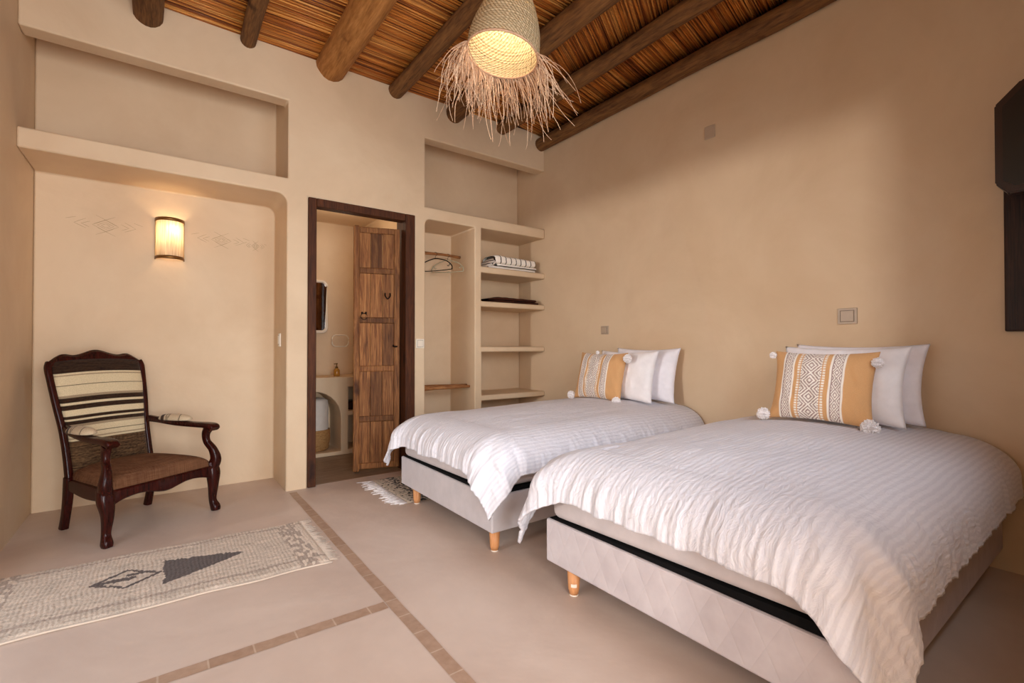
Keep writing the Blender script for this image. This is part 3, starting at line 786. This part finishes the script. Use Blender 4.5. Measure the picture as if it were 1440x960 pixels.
def backc(u, v):
    z = v
    st = [(0, .30, 'b'), (.30, .315, 'c'), (.315, .322, 'g'), (.322, .36, 'c'), (.36, .366, 'd'), (.366, .42, 'c'), (.42, .44, 'g'), (.44, .47, 'b'), (.47, .488, 'c'), (.488, .515, 'b'), (.515, .565, 'c'),
          (.565, .61, 'b'), (.61, .628, 'c'), (.628, .672, 'b'), (.672, .69, 'g'), (.69, .775, 'c'), (.775, .783, 'd'), (.783, .86, 'c'), (.86, .87, 'g'), (.87, .885, 'c'), (.885, 1.1, 'b')]
    for a, b, c in st:
        if a <= z < b or b > 1: 
            if c == 'c': return CR
            if c == 'd': return DK
            if c == 'g': return GR
            n = .5 + .5 * 1.2 * N3(u * 34, v * 95) + .6 * N3(u * 5, v * 95); n = max(0, min(1, n))
            return tuple(DK[i] * (1 - n) + srgb('6E5236')[i] * n for i in range(3)) if z < .30 else tuple(DK[i] * (1 - n * .7) + BRN[i] * n * .7 for i in range(3))
o = grid('backrest', 70, 190, backf, M['woven'], ch, colf=backc); o['label'] = 'brown and cream striped woven backrest'
grid('back_cover', 4, 8, lambda u, v: bk((u - .5) * 2 * bw(.03 + v * .67), .03 + v * .67, -.008), M['brown'], ch, thick=.004)

# ------------------------------------------------------------------ rugs
def rugf(x0, x1, y0, y1, sk0, sk1, h, seed):
    def f(u, v):
        x = x0 + (x1 - x0) * u + .006 * N3(v * 6, seed); y = y0 + (y1 - y0) * v + (sk0 * (1 - u) + sk1 * u) + .012 * N3(u * 5, v * 2, seed) + .01 * sin(u * 19) * (v - .5)
        e = min(u, 1 - u) * (x1 - x0); g = min(v, 1 - v) * (y1 - y0); k = min(1, min(e, g) / .02)
        rib = abs(sin(pi * (x - x0) / .0165 + 2.5 * N3(y * 9, x * 4, 2)))
        return (x, y, .003 + h * k * (.6 + .22 * rib ** .6 + .35 * abs(N3(x * 55, y * 55, seed))))
    return f
def inside_tri(x, y):    # dark wedge pointing right
    if not (.02 < x < .345): return False
    t = (x - .02) / .325; c = 2.735 + .03 * t; w = .135 * (1 - t) ** .85
    return abs(y - c) < w * (1 if t < .8 else 1) + .004
def rugc(u, v):
    x = -.63 + 1.31 * u; y = 2.42 + .66 * v; jit = .010 * N3(x * 70, y * 20) + .006 * N3(x * 30, y * 90)
    base = srgb('E0CEBA')[:3]; g = srgb('9A8C7E')[:3]; dk = srgb('5E524D')[:3]; md = srgb('B3A191')[:3]
    X, Y = x + jit, y + jit
    if inside_tri(X, Y): return dk
    dx, dy = (X + .115) / .125, (Y - 2.745) / .10
    r = abs(dx) + abs(dy)
    if .84 < r < 1.06 and not (X > -.04 and Y < 2.70): return dk
    if r < .9 and abs(dy) < .16 and dx < .3: return dk
    if r < 1 and .08 < (dx + .1) and abs(dy - .35) < .12: return dk
    if abs(Y - (2.42 + .60)) < .009 or abs(Y - (2.42 + .085)) < .010: return md
    if X > .545: 
        n = N3(x * 45, y * 22); return md if n > -.05 and X < .64 else base
    if X < -.50:
        n = N3(x * 45, y * 22); return md if n > -.1 and X > -.60 else base
    n = N3(x * 12, y * 60, 4)
    return tuple(base[i] * (.86 + .25 * n) for i in range(3))
rg = empty('wool_rug', (0, 0, 0), 0, 'long cream knotted wool rug with a dark triangle motif in front of the armchair', 'rug')
grid('rug_pile', 420, 170, rugf(-.63, .68, 2.40, 3.06, .04, .0, .009, 1), M['shag'], rg, colf=rugc)
def fringe(pts_fn, dirv, L, n, parent, mat, seed=0, r=.0022):
    bm = bmesh.new()
    for i in range(n):
        p = Vector(pts_fn((i + random.random()) / n)); d = Vector(dirv) + Vector((random.uniform(-.35, .35), random.uniform(-.35, .35), 0)); l = L * random.uniform(.5, 1.2)
        q = p + d * l * .5 + Vector((random.uniform(-.004, .004), random.uniform(-.004, .004), -.002)); w = p + d * l; w.z = q.z = .0035
        tube(bm, [p, q, w], [r, r, r * .6], cs=5)
    o = obj('fringe', bm, mat, parent, True); o['kind'] = 'stuff'; return o
fringe(lambda t: (.675, 2.41 + .64 * t, .006), (1, 0, 0), .045, 150, rg, M['fringe'])
bm = bmesh.new(); tube(bm, [(-.63 + 1.31 * t, 2.428 + .0 - .04 * t + .012 * N3(t * 5, 0, 1) - .01 * sin(t * 19) * .5, .006) for t in [i / 40 for i in range(41)]], .0045, 6); obj('edge_binding', bm, M['fringe'], rg, True)
def rug2c(u, v):
    x = 1.33 + 1.2 * u; y = 2.98 + .66 * v; base = srgb('C9B9A4')[:3]; dk = srgb('2E2420')[:3]
    band = exp(-((x - 1.47 - .0 * (y - 3.3)) / .07) ** 2)
    if N3(x * 48, y * 48, 3) > .42 - .5 * band: return dk
    return base
rg2 = empty('speckled_rug', (0, 0, 0), 0, 'small cream rug with black speckles and white fringe beside the far bed', 'rug')
grid('rug_pile', 220, 120, rugf(1.33, 2.53, 2.98, 3.64, .0, .0, .010, 5), M['shag'], rg2, colf=rug2c)
fringe(lambda t: (1.335, 2.99 + .64 * t, .006), (-1, 0, 0), .085, 130, rg2, M['pom'], r=.003)

# ------------------------------------------------------------------ beds
def sm(t): t = max(0, min(1, t)); return t * t * (3 - 2 * t)
def make_bed(X0, X1, Y0, Y1, fabric, label, legs, gap, sticker=False):
    e = empty('bed', ((X0 + X1) / 2, (Y0 + Y1) / 2, 0), 0, label, 'bed'); cx, cy = (X0 + X1) / 2, (Y0 + Y1) / 2
    o = obj('box_base', mkbox(X0 - cx, X1 - cx, Y0 - cy, Y1 - cy, .103, .290, bev=.008), fabric, e)
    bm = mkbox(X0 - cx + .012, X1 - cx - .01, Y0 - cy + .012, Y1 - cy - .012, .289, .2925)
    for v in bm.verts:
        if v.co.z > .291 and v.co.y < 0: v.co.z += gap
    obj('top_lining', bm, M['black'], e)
    for (x, y) in legs:
        m = Matrix.Translation((x - cx, y - cy, 0))
        l = obj('leg', lathe(bmesh.new(), [(.019, .006), (.024, .03), (.028, .104)], 20, m, cap=True), M['beech'], e, True)
        obj('foot_cap', lathe(bmesh.new(), [(.017, 0), (.019, .001), (.019, .007), (.017, .0075)], 16, m, cap=True), M['whiteplate'], l)
        if sticker and (x, y) == legs[0]:
            bm = bmesh.new(); R = []
            for i in range(7):
                a = radians(200 + i * 9)
                R.append([bm.verts.new((x - cx + .0272 * cos(a), y - cy + .0272 * sin(a), z)) for z in (.042, .056)])
            for i in range(6): bm.faces.new((R[i][0], R[i + 1][0], R[i + 1][1], R[i][1]))
            obj('sticker', bm, M['whiteplate'], l)
    return e
def make_mattress(X0, X1, Y0, Y1, tilt, label):
    bm = bmesh.new(); box(bm, X0 + .008, X1 - .006, Y0 + .02, Y1 - .02, .2935, .49)
    bmesh.ops.bevel(bm, geom=bm.edges[:], offset=.04, segments=5, profile=.5, affect='EDGES')
    for v in bm.verts:
        t = (Y1 - v.co.y) / (Y1 - Y0)
        v.co.z += tilt * t * (1 if v.co.z < .4 else .3)
    return tag(obj('mattress', bm, M['matt'], None, True), label, 'mattress')
def make_duvet(X0, X1, Y0, Y1, zt, Lf, Ls_a, Ls_b, seed, label, plainside=False):
    """Y0 = side nearest the camera; Lf foot, Ls_a overhang on Y0 side, Ls_b on Y1 side (lengths from the inner line)"""
    ins = .17; ax, bz = .235, .165; Lq = .315
    xi, ya, yb = X0 + ins, Y0 + ins, Y1 - ins
    xh = X1
    NU, NV = 230, 210
    def f(u, v):
        tl = -Ls_a + v * (Ls_a + (yb - ya) + Ls_b)      # cloth coord across
        # hems undulate
        hem = 1 + .05 * N3(tl * 7, seed) + .016 * N3(tl * 19, seed + 3)
        sl = -Lf * hem + u * (Lf * hem + (xh - xi))
        hs = 1 + .05 * N3(sl * 5, seed + 9) + .012 * N3(sl * 17, seed + 4)
        ex = -sl if sl < 0 else 0; ey = 0; sy = 0
        if tl < 0: ey = -tl * hs; sy = -1
        elif tl > yb - ya: ey = (tl - (yb - ya)) * hs; sy = 1
        px = xi + max(sl, 0); py = ya + min(max(tl, 0), yb - ya)
        L = sqrt(ex * ex + ey * ey)
        crown = .030 * (1 - ((py - (ya + yb) / 2) / ((yb - ya) / 2)) ** 2) * sm((px - xi) / .3 + .2) + .022 * sm((px - X0 - .2) / 1.2)
        if L < 1e-6:
            z = zt + crown; dx = dy = 0
            z += .006 * N3(px * 3.2, py * 3.2, seed) + .0028 * N3(px * 5, py * 22, seed + 2)
            return (px, py, z)
        ux, uy = -ex / L, sy * ey / L
        L *= 1 + .10 * (ex * ey) / (L * L) * 2
        if L < Lq: th = L / Lq * pi / 2; h = ax * sin(th); d = bz * (1 - cos(th))
        else: h = ax + .10 * (L - Lq); d = bz + (L - Lq)
        cw = (ex * ey) / (L * L) * 2                     # 1 at the corner diagonal
        h += .08 * cw * sm(L / Lq) * (1 if sy > 0 else .2)
        if L > Lq: h += .30 * cw * (L - Lq)
        w = sm(L / Lq)
        s_along = tl if ex >= ey else sl
        fold = .55 * N3(s_along * 13, L * 2.2, seed + 20) + .3 * N3(s_along * 30, L * 4, seed + 30)
        amp = (.030 if ex >= ey else .020) * w * (.4 + .6 * min(1, L / .4))
        h += amp * fold + .007 * w * N3(s_along * 55, L * 5, seed + 41) + .003 * w * N3(s_along * 26, L * 12, seed + 51)
        # puckered corner folds
        ang = math.atan2(ey, ex + 1e-9)
        h += .020 * cw * w * sin(ang * 9 + seed)
        z = zt + crown * (1 - .3 * w) - d + .008 * N3(px * 4, py * 4 + L * 3, seed) * (1 - w * .4)
        x = px + ux * h; y = py + uy * h
        return (min(x, xh + 0), y, z)
    o = grid('duvet', NU, NV, f, M['duvet'], None, uvf=lambda u, v: (u * (Lf + xh - xi), v * (Ls_a + yb - ya + Ls_b)), thick=.014)
    s = o.modifiers.new('sub', 'SUBSURF'); s.levels = 0; s.render_levels = 0
    return tag(o, label, 'duvet', )
NB = (1.385, 3.175, .435, 1.62); FB = (1.352, 3.175, 2.0, 3.125)
make_bed(*NB, M['boxspring'], 'near bed with pale quilted box base on wooden legs, at the right edge', [(1.415, 1.475), (1.50, .56), (3.08, 1.5), (3.08, .56)], .030, True)
make_bed(*FB, M['greyfab'], 'far bed with plain grey box base on wooden legs, beside the built-in shelves', [(1.392, 2.035), (1.392, 2.955), (3.08, 2.05), (3.08, 3.05)], .014)
make_mattress(*NB, .030, 'off-white mattress under the duvet of the near bed')
make_mattress(*FB, .016, 'off-white mattress under the duvet of the far bed')
make_duvet(NB[0], NB[1] - .005, NB[2], NB[3], .598, .335, .39, .42, 3, 'white striped duvet on the near bed, spilling over its foot')
make_duvet(FB[0], FB[1] - .005, FB[2], FB[3], .588, .345, .345, .315, 11, 'white striped duvet on the far bed, beside the shelves')

# ------------------------------------------------------------------ pillows and cushions
def pillow_pts(w, h, t, seed, pinch=.09, wr=.009, flange=0):
    def f(side):
        def g(u, v):
            x = (u - .5) * 2; y = (v - .5) * 2
            ex = 1 - pinch * (1 - y * y) ** 1 * abs(x) ** 3; ey = 1 - pinch * (1 - x * x) * abs(y) ** 3
            k = max(0, 1 - abs(x) ** 3.0) ** .55 * max(0, 1 - abs(y) ** 3.0) ** .55
            X = x * w / 2 * ex; Z = y * h / 2 * ey
            cr = wr * (N3(X * 14, Z * 14, seed) + .6 * N3(X * 30 + Z * 10, Z * 9, seed + 5)) * k
            edge = 0 if (0 < u < 1 and 0 < v < 1) else 0
            return (X, side * (t / 2 * k + .0015 + cr), Z)
        return g
    return f
def make_pillow(name, w, h, t, mat, loc, rz, lean, roll, seed, label, cat, group=None, colf=None, n=(44, 34), pom=None, back=None):
    e = empty(name, loc, 0, label, cat, group)
    e.rotation_euler = (Matrix.Rotation(rz, 3, 'Z') @ Matrix.Rotation(lean, 3, 'X') @ Matrix.Rotation(roll, 3, 'Y')).to_euler()
    f = pillow_pts(w, h, t, seed)
    nu, nv = n; vs = []; fs = []; cols = []
    for side in (-1, 1):
        g = f(side); base = len(vs)
        for j in range(nv + 1):
            for i in range(nu + 1):
                p = g(i / nu, j / nv); vs.append((p[0], p[1], p[2] + h / 2))
                if colf: cols.append(colf(i / nu, j / nv, side))
        for j in range(nv):
            for i in range(nu):
                a = base + j * (nu + 1) + i; q = (a, a + 1, a + nu + 2, a + nu + 1); fs.append(q if side < 0 else q[::-1])
    me = bpy.data.meshes.new(name); me.from_pydata(vs, [], fs); me.materials.append(mat)
    if colf:
        ca = me.color_attributes.new('Col', 'FLOAT_COLOR', 'POINT')
        for k, c in enumerate(cols): ca.data[k].color = (c[0], c[1], c[2], 1)
    bm = bmesh.new(); bm.from_mesh(me); bmesh.ops.remove_doubles(bm, verts=bm.verts[:], dist=.0035 if not colf else .0001)
    # close the seam between both faces
    be = [ed for ed in bm.edges if ed.is_boundary]
    if be: 
        try: bmesh.ops.bridge_loops(bm, edges=be)
        except Exception: pass
    bm.to_mesh(me); bm.free()
    for p in me.polygons: p.use_smooth = True
    link(bpy.data.objects.new('cushion_cover' if colf else 'pillowcase', me), e)
    if pom:
        for (px, pz, r) in pom:
            bm = bmesh.new()
            bmesh.ops.create_uvsphere(bm, u_segments=16, v_segments=10, radius=r * .74)
            for k in range(420):
                d = Vector((random.gauss(0, 1), random.gauss(0, 1), random.gauss(0, 1))).normalized(); L = r * random.uniform(.82, 1.08)
                sd = d.cross(Vector((.1, .3, 1))).normalized() * r * .055; up = sd.cross(d)
                b = [bm.verts.new(q) for q in (sd, up, -sd, -up)]; m_ = [bm.verts.new(d * L * .9 + q * 1.6) for q in (sd, up, -sd, -up)]; tp = bm.verts.new(d * L)
                for i in range(4):
                    bm.faces.new((b[i], b[(i + 1) % 4], m_[(i + 1) % 4], m_[i])); bm.faces.new((m_[i], m_[(i + 1) % 4], tp))
            o = obj('pompom', bm, M['pom'], e); o.location = (px, -.02, pz)
    return e
MU = srgb('D9A874')[:3]; WH = srgb('F8F0E4')[:3]; GY = srgb('A68E88')[:3]
def cushc(w, h):
    def c(u, v, side):
        if side > 0: return MU
        x = u * w; y = v * h
        def dia(px, py, hw, per, t1=.0):
            a = abs(px) / hw; b = abs(((py / per) % 1) - .5) * 2; return a + b
        # narrow outer bands
        for c0 in (.20 * w, .685 * w):
            d = x - c0
            if abs(d) < .034:
                if abs(d) > .024: return WH
                if abs(d) > .020: return GY
                q = dia(d, y, .018, .058); q2 = q % .6
                return WH if q2 < .33 else GY
        d = x - .44 * w
        if abs(d) < .068:
            if abs(d) > .056: return WH if (y % .014) < .009 else GY if False else MU
            if abs(d) > .052: return MU
            if abs(d) > .044: return WH if (y % .014) < .009 else GY
            q = dia(d, y, .040, .085); k = q % .44
            st = .012
            return WH if (k < .24) else GY
        return MU
    return c
LN = radians(-20)
cw, chh = .50, .385
# near bed
make_pillow('pillow', .62, .42, .12, M['linen'], (3.025, .985, .652), -pi / 2 + .02, radians(-12), 0, 2, 'white pillow leaning on the wall, rearmost on the near bed', 'pillow')
make_pillow('pillow', .60, .41, .12, M['linen2'], (2.890, 1.015, .651), -pi / 2 - .03, radians(-13), 0, 8, 'white pillow between the mustard cushion and rear pillow on the near bed', 'pillow')
make_pillow('cushion', cw, chh, .12, M['cushion'], (2.765, 1.06, .650), -pi / 2 - .03, radians(-14), 0, 5, 'mustard lumbar cushion with white geometric bands and pompoms on the near bed', 'cushion', None, cushc(cw, chh), (200, 160),
            [(-cw / 2 - .02, .015, .036), (cw / 2 - .01, .005, .042), (-cw / 2 - .005, chh - .03, .020), (cw / 2 + .0, chh - .06, .028)])
# far bed
make_pillow('pillow', .60, .42, .12, M['linen'], (3.03, 2.405, .628), -pi / 2 + .02, radians(-12), 0, 12, 'white pillow leaning on the wall, rearmost on the far bed', 'pillow')
make_pillow('pillow', .58, .40, .12, M['linen2'], (2.895, 2.485, .628), -pi / 2 - .02, radians(-13), 0, 18, 'white pillow between the mustard cushion and rear pillow on the far bed', 'pillow')
make_pillow('cushion', cw, chh, .12, M['cushion'], (2.775, 2.64, .628), -pi / 2 - .02, radians(-14), 0, 15, 'mustard lumbar cushion with white geometric bands and pompoms on the far bed', 'cushion', None, cushc(cw, chh), (180, 140),
            [(-cw / 2 - .02, .015, .034), (cw / 2 - .02, .005, .036), (-cw / 2 + .20, chh - .005, .016), (cw / 2 + .02, chh - .05, .034)])

# ------------------------------------------------------------------ closet and shelf contents
bm = bmesh.new(); tube(bm, [(1.845, 4.03, 1.925), (1.98, 4.032, 1.918), (2.16, 4.028, 1.922), (2.3465, 4.03, 1.915)], [.013, .015, .012, .014], 10, 4)
tag(obj('hanging_rod', bm, M['stick'], None, True), 'rough round wooden hanging rod across the plaster closet', 'rod')
def hanger(loc, rz, m, label, w=.30):
    e = empty('clothes_hanger', loc, rz, label, 'hanger', )
    bm = bmesh.new()
    tube(bm, [(-w / 2, 0, -.155), (-w / 2 - .002, 0, -.12), (-w * .36, 0, -.075), (-w * .15, 0, -.05), (0, 0, -.042), (w * .15, 0, -.05), (w * .36, 0, -.075), (w / 2, 0, -.12), (w / 2, 0, -.155)], .005, 8, 4)
    tube(bm, [(-w / 2, 0, -.152), (0, 0, -.158), (w / 2, 0, -.152)], .004, 8, 2)
    for s in (-1, 1): tube(bm, [(s * w * .44, 0, -.100), (s * w * .40, 0, -.122), (s * w * .36, 0, -.112)], .003, 6, 2)
    obj('hanger_body', bm, m, e, True)
    bm = bmesh.new(); tube(bm, [(0, 0, -.042), (0, 0, -.024)] + [(.0185 * sin(a), 0, .0 - .0185 * cos(a)) for a in [radians(q) for q in (15, 60, 110, 160, 210, 250)]], .0018, 6, 3)
    obj('hook', bm, M['iron'], e, True)
hanger((2.08, 4.03, 1.919), radians(-60), M['iron'], 'dark wire-thin clothes hanger hanging in front on the closet rod', .36)
hanger((2.21, 4.03, 1.917), radians(-52), M['clearpl'], 'pale translucent clothes hanger behind the dark one on the closet rod', .32)
for k, (y, z, r, lab) in enumerate(((3.85, .675, .016, 'front rough wooden pole of the low rack in the closet'), (3.90, .682, .018, 'middle rough wooden pole of the low rack in the closet'), (3.95, .678, .015, 'rear rough wooden pole of the low rack in the closet'))):
    bm = bmesh.new(); tube(bm, [(1.844, y, z), (1.98, y + .004, z + .003), (2.16, y - .003, z), (2.346, y, z + .002)], [r * 1.35, r * 1.15, r * 1.0, r * .7], 10, 4)
    tag(obj('wooden_pole', bm, M['stick'], None, True), lab, 'pole', 'wooden poles low in the closet')
# folded striped blanket
bl = empty('striped_blanket', (2.83, 3.93, 1.8035), 0, 'folded cream blanket with black stripes on the upper open shelf', 'blanket')
def foldlayer(x0, x1, yd, z0, z1, mode, seed, name, nu=150):
    def f(u, v):
        a = 2 * pi * v; c, s = cos(a), sin(a); q = .5
        X = x0 + (x1 - x0) * u + .004 * N3(v * 5, seed)
        ed = 1 - .25 * max(0, (abs(u - .5) * 2 - .9) / .1) ** 2
        Y = math.copysign(abs(c) ** .55, c) * yd * ed; zc = (z0 + z1) / 2; Z = zc + math.copysign(abs(s) ** q, s) * (z1 - z0) / 2 * ed
        sag = -.012 * u * (1 if mode == 'x' else .3) + .006 * N3(u * 4, seed)
        return (X, Y + .006 * N3(u * 7, seed + 4), max(.0005, Z + (sag if s > 0 else 0)))
    def col(u, v):
        if mode == 'x':
            return DK if ((u * (x1 - x0) + .012 * sin(2 * pi * v)) % .062) < .010 else WH
        a = (v * 1.0) % 1
        return DK if (abs(v - .57) < .035 or abs(v - .93) < .03 or abs(v - .30) < .02) else WH
    return grid(name, nu, 44, f, M['blanketw'], bl, colf=col)
foldlayer(-.22, .30, .125, .055, .145, 'x', 1, 'top_fold')
foldlayer(-.18, .31, .13, .028, .060, 'y', 2, 'lower_fold')
foldlayer(-.28, .30, .125, .0, .032, 'y', 3, 'lower_fold')
def bunch(u, v, k):
    a = 2 * pi * v; r = .028 + .006 * k; return (-.24 - .02 * k + .07 * (u - .5) + .01 * sin(a), -.10 + .2 * u * .9 + 0 * a, .04 + .03 * k + r * sin(a) * .8 + r * .3 * cos(a))
for k in range(3):
    def g(u, v, k=k):
        a = 2 * pi * v; e_ = (max(0, 1 - abs(2 * u - 1) ** 6)) ** .5; r = (.026 - .003 * k)
        return (-.245 + .035 * k + r * 1.7 * cos(a) * e_, -.115 + .235 * u, max(.001, .035 + .036 * k + r * sin(a) * e_ + .004 * N3(u * 4, v * 3, k)))
    grid('end_fold', 20, 30, g, M['blanketw'], bl, colf=lambda u, v: DK if (v * 5 % 1) < .3 else WH)
# dark folded throw
def thr(z0, z1, x0, x1, seed):
    def f(u, v):
        a = 2 * pi * v; c, s = cos(a), sin(a); taper = .35 + .65 * sm(u / .25)
        return (x0 + (x1 - x0) * u, math.copysign(abs(c) ** .5, c) * .12, max(.0005, z0 + ((z1 - z0) / 2 * (1 + math.copysign(abs(s) ** .6, s))) * taper * (1 - .25 * u) + .003 * N3(u * 9, v * 3, seed) * (s > 0)))
    return f
th_ = empty('dark_throw', (2.81, 3.91, 1.4765), 0, 'thin dark brown folded throw on the middle open shelf', 'blanket')
grid('upper_fold', 60, 30, thr(.022, .062, -.29, .30, 1), M['brownwool'], th_)
grid('lower_fold', 60, 30, thr(.0, .030, -.31, .33, 2), M['brownwool'], th_)

# ------------------------------------------------------------------ light
w = bpy.data.worlds.new('World'); SC.world = w; w.use_nodes = True; nt = w.node_tree
bg = nt.nodes['Background']; sky = nt.nodes.new('ShaderNodeTexSky'); sky.sky_type = 'NISHITA'; sky.sun_disc = False; sky.sun_elevation = radians(40); sky.sun_rotation = radians(200)
nt.links.new(sky.outputs[0], bg.inputs['Color']); bg.inputs['Strength'].default_value = .12
def area(name, loc, target, sx, sy, e, col, spread=180):
    L = bpy.data.lights.new(name, 'AREA'); L.shape = 'RECTANGLE'; L.size = sx; L.size_y = sy; L.energy = e; L.color = col; L.spread = radians(spread)
    o = bpy.data.objects.new(name, L); link(o); o.location = loc
    o.rotation_euler = (Vector(target) - Vector(loc)).to_track_quat('-Z', 'Y').to_euler(); return o
# daylight through the wide open doorway in the left wall
area('doorway_daylight', (XL - .45, 1.9, 1.15), (3, 2.3, .9), 2.0, 2.0, 13, (.90, .94, 1))
# small lamp added outside the doorway for a sharp-edged patch on the bed wall
area('patch_lamp', (-7.2, .95, 1.75), (3.19, 2.1, 1.3), .36, .36, 34, (1, .94, .90), 70)
# open entrance behind the photographer, and a cool fill lamp added for the bed tops
area('entrance_daylight', (.15, YF - .35, 1.2), (.6, 4, 1.5), 1.4, 2.1, 125, (.96, .97, 1))
area('bed_top_fill', (1.75, -.48, 1.9), (1.3, 2.4, .5), 1.1, 1.1, 26, (.80, .88, 1), 130)
plight('bathroom_ceiling_light', (1.3, 4.35, 2.15), 4.6, (1, .80, .58), .12)

# ------------------------------------------------------------------ camera
cam = bpy.data.cameras.new('Camera'); co = bpy.data.objects.new('Camera', cam); link(co)
cam.sensor_width = 36; cam.lens = 670 / 1440 * 36; cam.clip_start = .02
yaw = math.atan(495 / 670); pitch = math.atan(7 / 670)
co.location = (0, 0, 1.05); co.rotation_euler = (pi / 2 + pitch, 0, -yaw)
SC.camera = co
vs_ = SC.view_settings; vs_.view_transform = 'Standard'; vs_.look = 'None'; vs_.gamma = 1; vs_.use_curve_mapping = False; vs_.exposure = .05
try: SC.cycles.max_bounces = 10; SC.cycles.diffuse_bounces = 6; SC.cycles.use_denoising = True
except Exception: pass
